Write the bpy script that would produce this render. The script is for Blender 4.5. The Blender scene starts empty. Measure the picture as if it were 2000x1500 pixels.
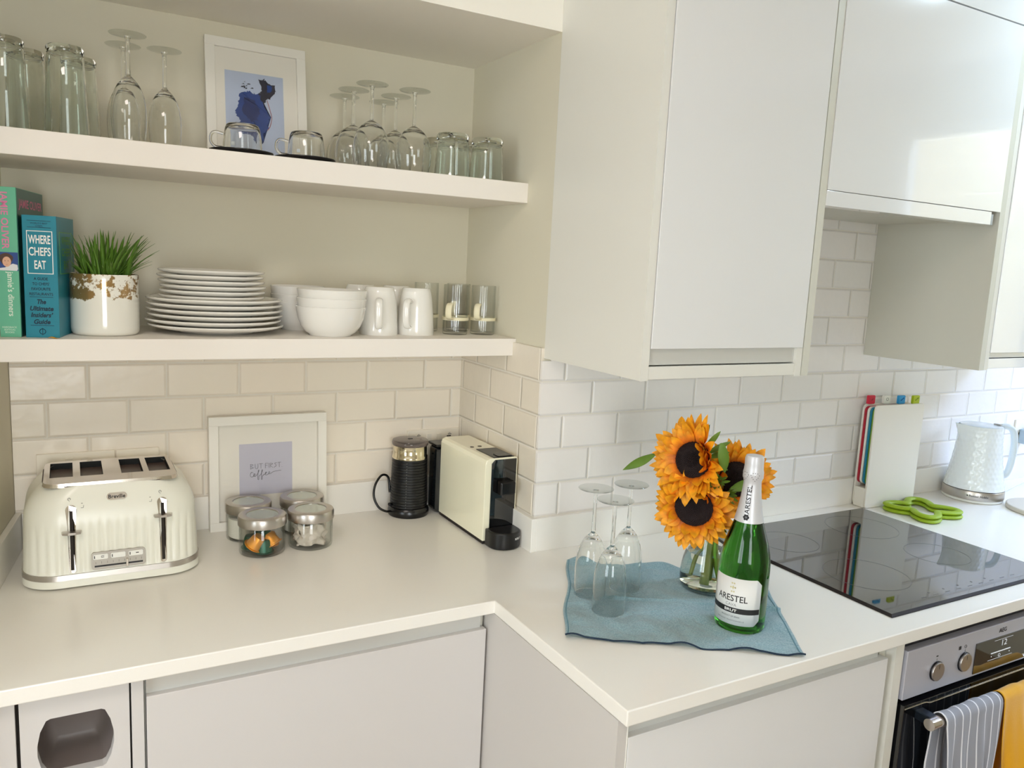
import bpy, bmesh, math, random
from mathutils import Vector, Matrix
PI = math.pi
S = bpy.context.scene
SKY = ((10.5, 14.2, 22.5), (11.6, 12.1, 12.3), (7.9, 8.8, 9.2))
FILL, FILLC = 11.6, (1, .89, .83)
FILL2, FILL2C = 9.5, (.62, .83, 1.0)
SUN = 2.6
COL = S.collection
random.seed(7)

# ------------------------------------------------------------------ camera, world, lights, exposure
def setup_camera():
    cd = bpy.data.cameras.new('camera'); co = bpy.data.objects.new('camera', cd); COL.objects.link(co)
    r = Vector((0.87327, -0.48471, 0.04950)); u = Vector((0.02874, 0.15267, 0.98786)); f = Vector((0.48638, 0.86125, -0.14726))
    m = Matrix(((r.x, u.x, -f.x, -0.9173), (r.y, u.y, -f.y, -1.4862), (r.z, u.z, -f.z, 1.5488), (0, 0, 0, 1)))
    co.matrix_world = m
    cd.sensor_fit = 'HORIZONTAL'; cd.sensor_width = 36.0; cd.lens = 36.0 * 1551.2 / 2000.0
    cd.clip_start = 0.02; cd.clip_end = 60
    S.camera = co
setup_camera()
w = bpy.data.worlds.new('world'); S.world = w; w.use_nodes = True
def sky(cx, cy, cw, strength=1.0):
    """Sky dome with its own colour towards the yard (+x) and the added front (-y) and side (-x) windows."""
    nt = w.node_tree; L = nt.links; bg = nt.nodes['Background']; bg.inputs[1].default_value = strength
    tc = nt.nodes.new('ShaderNodeTexCoord'); sp = nt.nodes.new('ShaderNodeSeparateXYZ'); L.new(tc.outputs['Generated'], sp.inputs[0])
    def rng(out, a, b_):
        m = nt.nodes.new('ShaderNodeMapRange'); m.interpolation_type = 'SMOOTHSTEP'; m.inputs['From Min'].default_value = a; m.inputs['From Max'].default_value = b_; L.new(out, m.inputs[0]); return m.outputs[0]
    def mix(f, a, b_):
        m = nt.nodes.new('ShaderNodeMix'); m.data_type = 'RGBA'; L.new(f, m.inputs[0])
        for i, v in ((6, a), (7, b_)):
            if isinstance(v, tuple): m.inputs[i].default_value = (*v, 1)
            else: L.new(v, m.inputs[i])
        return m.outputs[2]
    east = rng(sp.outputs['X'], .05, .2); west = rng(sp.outputs['X'], -.25, -.5)
    L.new(mix(east, mix(west, cy, cw), cx), bg.inputs[0])
sky(SKY[0], SKY[1], SKY[2])

def light(name, kind, loc, target, energy, color, sx=None, sy=None, portal=False):
    ld = bpy.data.lights.new(name, kind); lo = bpy.data.objects.new(name, ld); COL.objects.link(lo)
    lo.location = loc
    lo.rotation_euler = (Vector(target) - Vector(loc)).to_track_quat('-Z', 'Y').to_euler()
    ld.energy = energy; ld.color = color
    if kind == 'AREA':
        ld.shape = 'RECTANGLE'; ld.size = sx; ld.size_y = sy
        if portal: ld.cycles.is_portal = True
    return lo
sun = light('sun', 'SUN', (0, 0, 6), (1.0, -0.35, 4.9), SUN, (1.0, 0.95, 0.86)); sun.data.angle = 0.01
light('window_portal', 'AREA', (2.56, -1.05, 1.66), (0, -1.05, 1.66), 1, (1, 1, 1), 1.5, 1.1, True)
light('front_fill_portal', 'AREA', (-1.15, -3.26, 1.4), (-1.15, 0, 1.4), 1, (1, 1, 1), 0.9, 1.3, True)  # samples the sky through the added front window
light('side_fill_portal', 'AREA', (-3.16, -1.75, 1.4), (0, -1.75, 1.4), 1, (1, 1, 1), 1.3, 1.4, True)  # samples the sky through the added side window
light('ceiling_fill_light', 'AREA', (-1.3, -1.3, 2.43), (-1.3, -1.3, 0), FILL, FILLC, 0.5, 0.5)  # warm overhead fill, added to lift the alcove and left worktop
light('ceiling_fill_light', 'AREA', (1.35, -0.74, 2.44), (1.35, -0.74, 0), FILL2, FILL2C, 0.28, 0.28)  # cool overhead fill, added for the right-hand worktop and tiles

S.view_settings.view_transform = 'Standard'; S.view_settings.look = 'None'
S.view_settings.gamma = 1.0; S.view_settings.use_curve_mapping = False
S.view_settings.exposure = 0.0
S.cycles.use_denoising = True
S.cycles.max_bounces = 16; S.cycles.diffuse_bounces = 6; S.cycles.glossy_bounces = 6
S.cycles.transmission_bounces = 14; S.cycles.transparent_max_bounces = 12
S.cycles.sample_clamp_indirect = 6.0; S.cycles.blur_glossy = 0.6

# ------------------------------------------------------------------ materials
def lin(c):
    return tuple(((v / 255) / 12.92 if v / 255 <= 0.04045 else ((v / 255 + 0.055) / 1.055) ** 2.4) for v in c)
MATS = {}
def P(name, rgb, rough=0.5, metal=0.0, coat=0.0, trans=0.0, ior=1.5, bump=0.0, bscale=200.0, emis=None, spec=None, srgb=True, sheen=0.0, var=0.0, vscale=8.0):
    if name in MATS: return MATS[name]
    m = bpy.data.materials.new(name); m.use_nodes = True; nt = m.node_tree; b = nt.nodes['Principled BSDF']
    c = lin(rgb) if srgb else rgb
    b.inputs['Base Color'].default_value = (*c, 1); b.inputs['Roughness'].default_value = rough
    b.inputs['Metallic'].default_value = metal; b.inputs['IOR'].default_value = ior
    b.inputs['Transmission Weight'].default_value = trans
    if coat: b.inputs['Coat Weight'].default_value = coat; b.inputs['Coat Roughness'].default_value = 0.02
    if sheen: b.inputs['Sheen Weight'].default_value = sheen
    if spec is not None: b.inputs['Specular IOR Level'].default_value = spec
    if emis: b.inputs['Emission Color'].default_value = (*lin(emis[0]), 1); b.inputs['Emission Strength'].default_value = emis[1]
    if bump or var:
        tc = nt.nodes.new('ShaderNodeTexCoord')
    if bump:
        n = nt.nodes.new('ShaderNodeTexNoise'); n.inputs['Scale'].default_value = bscale; n.inputs['Detail'].default_value = 3
        bp = nt.nodes.new('ShaderNodeBump'); bp.inputs['Strength'].default_value = bump; bp.inputs['Distance'].default_value = 0.002
        nt.links.new(tc.outputs['Object'], n.inputs['Vector']); nt.links.new(n.outputs['Fac'], bp.inputs['Height']); nt.links.new(bp.outputs[0], b.inputs['Normal'])
    if var:
        n = nt.nodes.new('ShaderNodeTexNoise'); n.inputs['Scale'].default_value = vscale; n.inputs['Detail'].default_value = 4
        r = nt.nodes.new('ShaderNodeMapRange'); r.inputs['To Min'].default_value = 1 - var; r.inputs['To Max'].default_value = 1 + var
        mx = nt.nodes.new('ShaderNodeVectorMath'); mx.operation = 'SCALE'; mx.inputs[0].default_value = c
        nt.links.new(tc.outputs['Object'], n.inputs['Vector']); nt.links.new(n.outputs['Fac'], r.inputs[0]); nt.links.new(r.outputs[0], mx.inputs['Scale']); nt.links.new(mx.outputs[0], b.inputs['Base Color'])
    MATS[name] = m
    return m

def tile_mat(name, axis, x0, z0=0.988, bw=0.1545, bh=0.0776, base=(233, 226, 218)):
    m = bpy.data.materials.new(name); m.use_nodes = True; nt = m.node_tree; L = nt.links; b = nt.nodes['Principled BSDF']
    geo = nt.nodes.new('ShaderNodeNewGeometry'); sp = nt.nodes.new('ShaderNodeSeparateXYZ'); L.new(geo.outputs['Position'], sp.inputs[0])
    su = nt.nodes.new('ShaderNodeMath'); su.operation = 'SUBTRACT'; L.new(sp.outputs[axis], su.inputs[0]); su.inputs[1].default_value = x0 - 10 * bw
    sv = nt.nodes.new('ShaderNodeMath'); sv.operation = 'SUBTRACT'; L.new(sp.outputs['Z'], sv.inputs[0]); sv.inputs[1].default_value = z0
    cb = nt.nodes.new('ShaderNodeCombineXYZ'); L.new(su.outputs[0], cb.inputs[0]); L.new(sv.outputs[0], cb.inputs[1])
    def brick(ms, sm):
        br = nt.nodes.new('ShaderNodeTexBrick'); L.new(cb.outputs[0], br.inputs['Vector'])
        br.offset = 0.5; br.offset_frequency = 2; br.squash = 1.0
        br.inputs['Scale'].default_value = 1.0; br.inputs['Mortar Size'].default_value = ms; br.inputs['Mortar Smooth'].default_value = sm
        br.inputs['Bias'].default_value = 0.0; br.inputs['Brick Width'].default_value = bw; br.inputs['Row Height'].default_value = bh
        return br
    b1 = brick(0.0016, 0.2); c = lin(base)
    b1.inputs['Color1'].default_value = (c[0] * 1.02, c[1] * 1.0, c[2] * 0.99, 1); b1.inputs['Color2'].default_value = (c[0] * 0.985, c[1] * 0.98, c[2] * 0.97, 1)
    b1.inputs['Mortar'].default_value = (*lin((236, 230, 219)), 1)
    L.new(b1.outputs['Color'], b.inputs['Base Color'])
    b2 = brick(0.006, 1.0)
    n = nt.nodes.new('ShaderNodeTexNoise'); n.inputs['Scale'].default_value = 26; n.inputs['Detail'].default_value = 2; L.new(geo.outputs['Position'], n.inputs['Vector'])
    inv = nt.nodes.new('ShaderNodeMath'); inv.operation = 'SUBTRACT'; inv.inputs[0].default_value = 1.0; L.new(b2.outputs['Fac'], inv.inputs[1])
    ad = nt.nodes.new('ShaderNodeMath'); ad.operation = 'MULTIPLY_ADD'; L.new(n.outputs['Fac'], ad.inputs[0]); ad.inputs[1].default_value = 0.55; L.new(inv.outputs[0], ad.inputs[2])
    bp = nt.nodes.new('ShaderNodeBump'); bp.inputs['Strength'].default_value = .9; bp.inputs['Distance'].default_value = 0.0028
    L.new(ad.outputs[0], bp.inputs['Height']); L.new(bp.outputs[0], b.inputs['Normal'])
    rr = nt.nodes.new('ShaderNodeMapRange'); L.new(b1.outputs['Fac'], rr.inputs[0]); rr.inputs['To Min'].default_value = 0.24; rr.inputs['To Max'].default_value = 0.7
    L.new(rr.outputs[0], b.inputs['Roughness'])
    return m

paint = P('wall_paint', (219, 213, 193), 0.75, bump=0.08, bscale=90)
ceilpaint = P('ceiling_paint', (236, 232, 222), 0.8, bump=0.05, bscale=90)
shelfpaint = P('shelf_paint', (238, 232, 224), 0.5, bump=0.05, bscale=60)
worktop_m = P('worktop_quartz', (243, 240, 233), 0.28, bump=0.0, var=0.012, vscale=600, coat=0.15)
gloss = P('gloss_white_door', (232, 232, 232), 0.12, coat=1.0)
satin = P('satin_white_panel', (228, 226, 218), 0.35)
carc = P('carcass_panel', (212, 210, 198), 0.4)
gap = P('dark_gap', (38, 32, 26), 0.8)
grip = P('grip_rail', (214, 214, 210), 0.3, metal=0.25)
chrome = P('polished_steel', (214, 206, 198), 0.12, metal=1.0)
brushed = P('brushed_steel', (196, 190, 184), 0.3, metal=1.0)
ovensteel = P('oven_steel', (196, 197, 208), 0.35, metal=0.35)
black = P('black_plastic', (10, 10, 12), 0.25)
blackgloss = P('black_glass', (5, 6, 8), 0.04, coat=1.0)
hobglass = P('hob_glass', (14, 13, 14), 0.03, ior=2.9)
white_pl = P('white_plastic', (238, 238, 232), 0.3)
cream_pl = P('cream_plastic', (232, 224, 192), 0.4)
china = P('white_china', (240, 238, 232), 0.12, coat=0.6)
enamel = P('white_enamel', (238, 238, 226), 0.27)
glass = P('clear_glass', (254, 255, 254), 0.0, trans=1.0, ior=1.45)
glassg = P('greenish_glass', (225, 240, 226), 0.0, trans=1.0, ior=1.5)
smoked = P('smoked_lid', (150, 140, 138), 0.08, trans=0.85, ior=1.4)
frame_w = P('white_frame', (240, 237, 228), 0.45)
matboard = P('mount_board', (240, 236, 226), 0.8)
ink = P('black_ink', (28, 26, 30), 0.6)
whiteink = P('white_ink', (240, 240, 236), 0.6)

# ------------------------------------------------------------------ mesh helpers
def box(bm, x0, x1, y0, y1, z0, z1, mi=0):
    v = [bm.verts.new(p) for p in ((x0, y0, z0), (x1, y0, z0), (x1, y1, z0), (x0, y1, z0), (x0, y0, z1), (x1, y0, z1), (x1, y1, z1), (x0, y1, z1))]
    fs = [bm.faces.new([v[i] for i in q]) for q in ((0, 3, 2, 1), (4, 5, 6, 7), (0, 1, 5, 4), (1, 2, 6, 5), (2, 3, 7, 6), (3, 0, 4, 7))]
    for f in fs: f.material_index = mi
    return v, fs
def rbox(bm, x0, x1, y0, y1, z0, z1, r=0.003, seg=2, mi=0):
    t = bmesh.new(); box(t, x0, x1, y0, y1, z0, z1)
    bmesh.ops.bevel(t, geom=list(t.edges), offset=r, segments=seg, profile=0.5, affect='EDGES')
    merge(bm, t, mi=mi)
def merge(bm, t, mat=None, mi=None):
    if mat is not None: bmesh.ops.transform(t, matrix=mat, verts=t.verts)
    mp = {v: bm.verts.new(v.co) for v in t.verts}
    for f in t.faces:
        try: nf = bm.faces.new([mp[v] for v in f.verts])
        except ValueError: continue
        nf.material_index = f.material_index if mi is None else mi; nf.smooth = f.smooth
    t.free()
def lathe(bm, prof, n=48, mi=0, c=(0, 0), a0=0.0):
    rings = []
    for r, z in prof:
        if r < 1e-6: rings.append([bm.verts.new((c[0], c[1], z))])
        else: rings.append([bm.verts.new((c[0] + r * math.cos(a0 + 2 * PI * k / n), c[1] + r * math.sin(a0 + 2 * PI * k / n), z)) for k in range(n)])
    for A, B in zip(rings, rings[1:]):
        for k in range(n):
            k2 = (k + 1) % n
            if len(A) == 1 and len(B) == 1: continue
            if len(A) == 1: q = [A[0], B[k2], B[k]]
            elif len(B) == 1: q = [A[k], A[k2], B[0]]
            else: q = [A[k], A[k2], B[k2], B[k]]
            f = bm.faces.new(q); f.material_index = mi; f.smooth = True
def tube(bm, pts, r, n=10, closed=False, cap=True, mi=0, flat=1.0):
    pts = [Vector(p) for p in pts]; m = len(pts); rs = r if isinstance(r, (list, tuple)) else [r] * m
    prev = None; rings = []
    for i, p in enumerate(pts):
        if closed: d = pts[(i + 1) % m] - pts[i - 1]
        else: d = pts[min(i + 1, m - 1)] - pts[max(i - 1, 0)]
        d.normalize()
        if prev is None:
            a = Vector((0, 0, 1)) if abs(d.z) < 0.9 else Vector((1, 0, 0))
            x = d.cross(a).normalized()
        else: x = (prev - d * prev.dot(d)).normalized()
        prev = x; y = d.cross(x)
        rings.append([bm.verts.new(p + (x * math.cos(2 * PI * k / n) * rs[i] + y * math.sin(2 * PI * k / n) * rs[i] * flat)) for k in range(n)])
    for i in range(m if closed else m - 1):
        A, B = rings[i], rings[(i + 1) % m]
        for k in range(n):
            f = bm.faces.new([A[k], A[(k + 1) % n], B[(k + 1) % n], B[k]]); f.smooth = True; f.material_index = mi
    if cap and not closed:
        bm.faces.new(list(reversed(rings[0]))).material_index = mi; bm.faces.new(rings[-1]).material_index = mi
def prism(bm, poly, h0, h1, plane='xy', mi=0, smooth=False):
    def co(a, b, h): return {'xy': (a, b, h), 'xz': (a, h, b), 'yz': (h, a, b)}[plane]
    A = [bm.verts.new(co(a, b, h0)) for a, b in poly]; B = [bm.verts.new(co(a, b, h1)) for a, b in poly]
    n = len(poly)
    for k in range(n):
        f = bm.faces.new([A[k], A[(k + 1) % n], B[(k + 1) % n], B[k]]); f.material_index = mi; f.smooth = smooth
    bm.faces.new(list(reversed(A))).material_index = mi; bm.faces.new(B).material_index = mi
def rrect(w, h, r, n=6, cx=0, cy=0):
    out = []
    for sx, sy, a in ((1, 1, 0), (-1, 1, PI / 2), (-1, -1, PI), (1, -1, 1.5 * PI)):
        for k in range(n + 1):
            t = a + k * PI / 2 / n
            out.append((cx + sx * (w / 2 - r) + r * math.cos(t), cy + sy * (h / 2 - r) + r * math.sin(t)))
    return out
def circ(r, n=24, cx=0, cy=0): return [(cx + r * math.cos(2 * PI * k / n), cy + r * math.sin(2 * PI * k / n)) for k in range(n)]
def bez(pts, n=12):
    """Catmull-Rom through pts."""
    pts = [Vector(p) for p in pts]; P_ = [pts[0] * 2 - pts[1]] + pts + [pts[-1] * 2 - pts[-2]]; out = []
    for i in range(1, len(P_) - 2):
        a, b, c, d = P_[i - 1:i + 3]
        for k in range(n):
            t = k / n
            out.append(0.5 * ((2 * b) + (c - a) * t + (2 * a - 5 * b + 4 * c - d) * t * t + (3 * b - 3 * c + d - a) * t ** 3))
    out.append(pts[-1]); return out
def obj(name, bm, mat, parent=None, smooth=False, fix=True, loc=None):
    if fix: bmesh.ops.recalc_face_normals(bm, faces=bm.faces)
    if smooth:
        for f in bm.faces: f.smooth = True
    anysm = any(f.smooth for f in bm.faces)
    me = bpy.data.meshes.new(name); bm.to_mesh(me); bm.free()
    if anysm: me.set_sharp_from_angle(angle=math.radians(42))
    for m in (mat if isinstance(mat, (list, tuple)) else [mat]): me.materials.append(m)
    o = bpy.data.objects.new(name, me); COL.objects.link(o)
    if parent is not None: o.parent = parent
    if loc: o.location = loc
    return o
def sharp(o, ang=40):
    me = o.data
    me.polygons.foreach_set('use_smooth', [True] * len(me.polygons))
    try: me.set_sharp_from_angle(angle=math.radians(ang))
    except Exception: pass
    return o
def subsurf(o, lv=1):
    m = o.modifiers.new('subdivision', 'SUBSURF'); m.levels = lv; m.render_levels = lv; return o
def tag(o, label, cat, group=None):
    o['label'] = label; o['category'] = cat
    if group: o['group'] = group
    return o
def thing(name, label, cat, loc=(0, 0, 0), rz=0.0, group=None, rx=0.0):
    o = bpy.data.objects.new(name, None); COL.objects.link(o); o.location = loc; o.rotation_euler = (rx, 0, rz); o.empty_display_size = 0.02
    return tag(o, label, cat, group)
def struct(name, bm, m, **k):
    o = obj(name, bm, m, **k); o['kind'] = 'structure'; return o
def dup(o, loc, label=None, rz=None, parent=None):
    c = o.copy(); COL.objects.link(c)
    if parent is None:
        c.location = loc
        if rz is not None: c.rotation_euler = (c.rotation_euler[0], c.rotation_euler[1], rz)
        if label: c['label'] = label
    else: c.parent = parent
    for ch in list(o.children): dup(ch, None, parent=c)
    return c
_tc = {}
def text_bm(s, width=None, height=0.01, bold=0.0, shear=0.0, spacing=1.0):
    """Lettering as flat faces in the xy plane, centred on the origin and scaled to the box asked for."""
    cu = bpy.data.curves.new('lettering', 'FONT'); cu.body = s; cu.size = 1.0; cu.offset = bold; cu.shear = shear; cu.space_character = spacing; cu.resolution_u = 3
    o = bpy.data.objects.new('lettering', cu); COL.objects.link(o)
    dg = bpy.context.evaluated_depsgraph_get(); me = bpy.data.meshes.new_from_object(o.evaluated_get(dg))
    bm = bmesh.new(); bm.from_mesh(me)
    bpy.data.objects.remove(o); bpy.data.curves.remove(cu); bpy.data.meshes.remove(me)
    xs = [v.co.x for v in bm.verts]; ys = [v.co.y for v in bm.verts]
    cx, cy = (min(xs) + max(xs)) / 2, (min(ys) + max(ys)) / 2; W_, H_ = max(xs) - min(xs), max(ys) - min(ys)
    sy = height / H_; sx = (width / W_) if width else sy
    for v in bm.verts: v.co = Vector(((v.co.x - cx) * sx, (v.co.y - cy) * sy, 0))
    return bm
def FR(o, x=(1, 0, 0), y=(0, 0, 1)):
    """Matrix taking text space (x right, y up) to a surface frame at o."""
    x = Vector(x).normalized(); y = Vector(y).normalized(); z = x.cross(y)
    return Matrix(((x.x, y.x, z.x, o[0]), (x.y, y.y, z.y, o[1]), (x.z, y.z, z.z, o[2]), (0, 0, 0, 1)))
def put_text(bm, s, o, x=(1, 0, 0), y=(0, 0, 1), width=None, height=0.01, mi=0, **k):
    t = text_bm(s, width, height, **k); merge(bm, t, FR(o, x, y), mi=mi)
def wrap(t, r, phi0, z0, rot=0.0, rtop=None):
    """Bend a flat bm (x right, y up) onto a cylinder of radius r(z) around the z axis."""
    for v in t.verts:
        x, y = v.co.x, v.co.y
        x, y = x * math.cos(rot) - y * math.sin(rot), x * math.sin(rot) + y * math.cos(rot)
        z = z0 + y; rr = r(z) if callable(r) else r; a = phi0 + x / rr
        v.co = Vector((rr * math.cos(a), rr * math.sin(a), z))
    return t

# ------------------------------------------------------------------ room
W = 0.91
D = 0.411       # back of the alcove
def slab(name, *b, m=None):
    bm = bmesh.new(); box(bm, *b); return struct(name, bm, m or paint)
slab('floor', -3.2, 2.7, -3.35, 0.6, -0.05, 0, m=P('floor_boards', (150, 122, 92), 0.4, var=0.1))
slab('ceiling', -3.2, 2.7, -3.35, 0.6, 2.48, 2.58, m=ceilpaint)
slab('wall_back', -1.024, 0.0, D, D + 0.12, 0, 2.48)
bm = bmesh.new(); box(bm, 0.0, 2.6, 0, D + 0.12, 0, 2.48); struct('wall_chimney', bm, paint)
bm = bmesh.new(); prism(bm, [(-1.024, D + .12), (-1.024, D), (-1.108, -.26), (-3.1, -.26), (-3.1, D + .12)], 0, 2.48); struct('wall_left', bm, paint)
bm = bmesh.new(); box(bm, -3.2, -3.1, -3.2, -2.4, 0, 2.48); box(bm, -3.2, -3.1, -1.1, D, 0, 2.48); box(bm, -3.2, -3.1, -2.4, -1.1, 0, 0.7); box(bm, -3.2, -3.1, -2.4, -1.1, 2.1, 2.48); struct('wall_side', bm, paint)
bm = bmesh.new(); prism(bm, [(-1.024, D), (-1.0752, 0), (0, 0), (0, D)], 2.035, 2.48); struct('trim_1', bm, P('fascia_lit_paint', (246, 242, 232), .7))          # boxed-in head of the alcove, wall paint lightened to stand for stronger light
# right wall with the window
bm = bmesh.new(); y0, y1, z0, z1 = -1.70, -0.32, 1.12, 2.27
box(bm, 2.5, 2.62, -3.35, y0, 0, 2.48); box(bm, 2.5, 2.62, y1, 0.0, 0, 2.48); box(bm, 2.5, 2.62, y0, y1, 0, z0); box(bm, 2.5, 2.62, y0, y1, z1, 2.48)
struct('wall_right', bm, paint)
def window(name, axis, a0, a1, z0, z1, at, thick, bars=1):
    e = bpy.data.objects.new(name, None); COL.objects.link(e); e['kind'] = 'structure'
    def b(bm, u0, u1, v0, v1, d0, d1):
        if axis == 'x': box(bm, at + d0, at + d1, u0, u1, v0, v1)
        else: box(bm, u0, u1, at - d1, at - d0, v0, v1)
    bm = bmesh.new(); f = 0.05
    b(bm, a0, a1, z0, z0 + f, .03, .09); b(bm, a0, a1, z1 - f, z1, .03, .09); b(bm, a0, a0 + f, z0 + f, z1 - f, .03, .09); b(bm, a1 - f, a1, z0 + f, z1 - f, .03, .09)
    for k in range(1, bars + 1):
        c = a0 + (a1 - a0) * k / (bars + 1); b(bm, c - .03, c + .03, z0 + f, z1 - f, .03, .09)
    obj('window_frame', bm, white_pl, e)
    bm = bmesh.new(); b(bm, a0 + f, a1 - f, z0 + f, z1 - f, .058, .060); obj('pane', bm, pane_m, e)
    return e
def pane_mat(name, f0, tint, edge=None):
    """Thin sheet of clear glass: straight transmission plus Schlick reflection, the same from both sides."""
    m = bpy.data.materials.new(name); m.use_nodes = True; nt = m.node_tree; nt.nodes.clear(); L = nt.links
    o = nt.nodes.new('ShaderNodeOutputMaterial'); mx = nt.nodes.new('ShaderNodeMixShader'); t = nt.nodes.new('ShaderNodeBsdfTransparent'); g = nt.nodes.new('ShaderNodeBsdfGlossy'); g.inputs['Roughness'].default_value = 0.0
    lw = nt.nodes.new('ShaderNodeLayerWeight'); p = nt.nodes.new('ShaderNodeMath'); p.operation = 'POWER'; p.inputs[1].default_value = 5.0; L.new(lw.outputs['Facing'], p.inputs[0])
    q = nt.nodes.new('ShaderNodeMath'); q.operation = 'MULTIPLY_ADD'; q.inputs[1].default_value = 1 - f0; q.inputs[2].default_value = f0; L.new(p.outputs[0], q.inputs[0])
    t.inputs[0].default_value = (*tint, 1)
    if edge:
        p2 = nt.nodes.new('ShaderNodeMath'); p2.operation = 'POWER'; p2.inputs[1].default_value = 3.5; L.new(lw.outputs['Facing'], p2.inputs[0])
        mc = nt.nodes.new('ShaderNodeMix'); mc.data_type = 'RGBA'; mc.inputs[6].default_value = (*tint, 1); mc.inputs[7].default_value = (*edge, 1); L.new(p2.outputs[0], mc.inputs[0]); L.new(mc.outputs[2], t.inputs[0])
    L.new(q.outputs[0], mx.inputs[0]); L.new(t.outputs[0], mx.inputs[1]); L.new(g.outputs[0], mx.inputs[2]); L.new(mx.outputs[0], o.inputs[0])
    return m
pane_m = pane_mat('window_pane', .03, (1, 1, 1)); thin_glass = pane_mat('thin_glass', .04, (.985, .99, .985), (.80, .84, .81))
window('window_1', 'x', y0, y1, z0, z1, 2.5, 0.12)
# unseen wall behind the camera, its window added for frontal light
bm = bmesh.new(); X0, X1, Z0, Z1 = -1.6, -0.7, 0.75, 2.05
box(bm, -3.2, X0, -3.35, -3.2, 0, 2.48); box(bm, X1, 2.5, -3.35, -3.2, 0, 2.48); box(bm, X0, X1, -3.35, -3.2, Z1, 2.48); box(bm, X0, X1, -3.35, -3.2, 0, Z0)
struct('wall_front', bm, paint)
window('added_window_2', 'y', X0, X1, Z0, Z1, -3.2, 0.15, 0)
window('added_window_3', 'x', -2.4, -1.1, 0.7, 2.1, -3.2, 0.1)  # added opening, lets light onto the left-facing sides
# yard: pale stone wall and paving outside
bm = bmesh.new(); box(bm, 4.6, 4.8, -4.5, 3.0, -0.4, 3.0)
stone = tile_mat('yard_stone', 'Y', 0.0, 0.0, 0.42, 0.2, (142, 134, 112)); stone.node_tree.nodes['Principled BSDF'].inputs['Roughness'].default_value = 0.9
tag(obj('yard_wall', bm, stone), 'pale sunlit stone block wall in the yard outside the window, mirrored in the glossy doors', 'wall')
slab('trim_9', -8, 8, -8, 3, -0.5, -0.42, m=P('paving', (190, 184, 170), 0.9, var=0.08))

# tiling (150 x 75 mm brick bond) as thin slabs on the walls; one tile, each wall's light put into its base colour
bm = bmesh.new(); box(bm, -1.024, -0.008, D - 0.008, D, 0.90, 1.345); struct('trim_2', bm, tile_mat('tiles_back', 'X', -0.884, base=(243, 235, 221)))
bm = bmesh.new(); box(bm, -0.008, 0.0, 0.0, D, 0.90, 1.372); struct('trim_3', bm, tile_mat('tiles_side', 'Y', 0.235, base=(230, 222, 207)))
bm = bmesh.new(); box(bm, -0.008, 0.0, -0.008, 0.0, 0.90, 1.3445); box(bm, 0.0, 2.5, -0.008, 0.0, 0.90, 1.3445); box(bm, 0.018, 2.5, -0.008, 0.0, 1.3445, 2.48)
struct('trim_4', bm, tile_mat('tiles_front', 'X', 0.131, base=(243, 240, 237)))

# ------------------------------------------------------------------ worktop
def edge(o, r=0.0015):
    m = o.modifiers.new('soft_edges', 'BEVEL'); m.width = r; m.segments = 2; m.limit_method = 'ANGLE'; m.angle_limit = 0.9; return o
t = thing('worktop', 'white quartz kitchen worktop stepping forward round the corner', 'worktop')
bm = bmesh.new(); prism(bm, [(-1.1025, -0.218), (-0.215, -0.218), (-0.215, -0.637), (2.5, -0.637), (2.5, 0.0), (0.0, 0.0), (0.0, D), (-1.024, D)], W - 0.026, W)
edge(obj('slab', bm, worktop_m, t), 0.002)
u = 0.012
bm = bmesh.new(); prism(bm, [(-1.0245, D - .008), (-1.1025, -.218), (-1.0905, -.218), (-1.0125, D - .008)], W, .988); edge(obj('upstand', bm, worktop_m, t), .001)
for args in ((-1.012, -u - .008, D - .008 - u, D - .008), (-0.008 - u, -0.008, -.008 - u, D - .008), (-0.008, 2.5, -0.008 - u, -0.008)):
    bm = bmesh.new(); box(bm, *args, W, 0.988); edge(obj('upstand', bm, worktop_m, t), 0.001)

# ------------------------------------------------------------------ alcove shelves
def shelf(z0, z1, yf, label):
    bm = bmesh.new(); prism(bm, [(-1.024, D), (-1.024 - .125 * (D - yf), yf), (0, yf), (0, D)], z0, z1); o = edge(obj('shelf', bm, shelfpaint), 0.0012)
    tag(o, label, 'shelf', 'floating shelves in the alcove')
shelf(1.690, 1.734, 0.108, 'thick white floating shelf, the upper one, carrying the glassware')
shelf(1.340, 1.380, 0.129, 'thick white floating shelf, the lower one, just above the tiles')
U = 1.734; Lo = 1.380

# ------------------------------------------------------------------ wall cabinets
def panel(parent, name, m, *b, r=0.001):
    bm = bmesh.new(); box(bm, *b); return edge(obj(name, bm, m, parent), r)
Yc = -0.340; top = 2.46
t = thing('wall_cabinet', 'tall narrow glossy white wall cabinet beside the alcove', 'cabinet')
bm = bmesh.new(); box(bm, 0.0, 0.0178, Yc, -0.0003, 1.350, 2.478); box(bm, 0.405, 0.4225, Yc, -.0085, 1.350, top); box(bm, .018, .405, Yc + .03, -.0085, 1.353, 1.371); box(bm, .018, .405, -.02, -.0085, 1.371, top); box(bm, .018, .405, Yc + .03, -.02, 1.80, 1.818)
obj('carcass', bm, satin, t)
panel(t, 'door', gloss, 0.0195, 0.4205, Yc - 0.002, Yc + 0.016, 1.4095, 2.42)
panel(t, 'grip_rail', grip, 0.0185, 0.409, Yc + 0.006, Yc + 0.026, 1.3785, 1.412)
panel(t, 'light_rail', satin, 0.0185, 0.4195, Yc + 0.001, Yc + 0.03, 1.352, 1.376)
t = thing('wall_cabinet', 'white wall cabinet with an open recess under its lift-up door', 'cabinet')
bm = bmesh.new(); box(bm, 0.425, 0.445, Yc, -0.0085, 1.350, top); box(bm, 1.062, 1.082, Yc, -0.0085, 1.348, top); box(bm, 0.445, 1.062, Yc + 0.02, -0.0085, 1.712, 1.730); box(bm, 0.445, 1.062, -.03, -.0085, 1.73, top)
obj('carcass', bm, carc, t)
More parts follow.
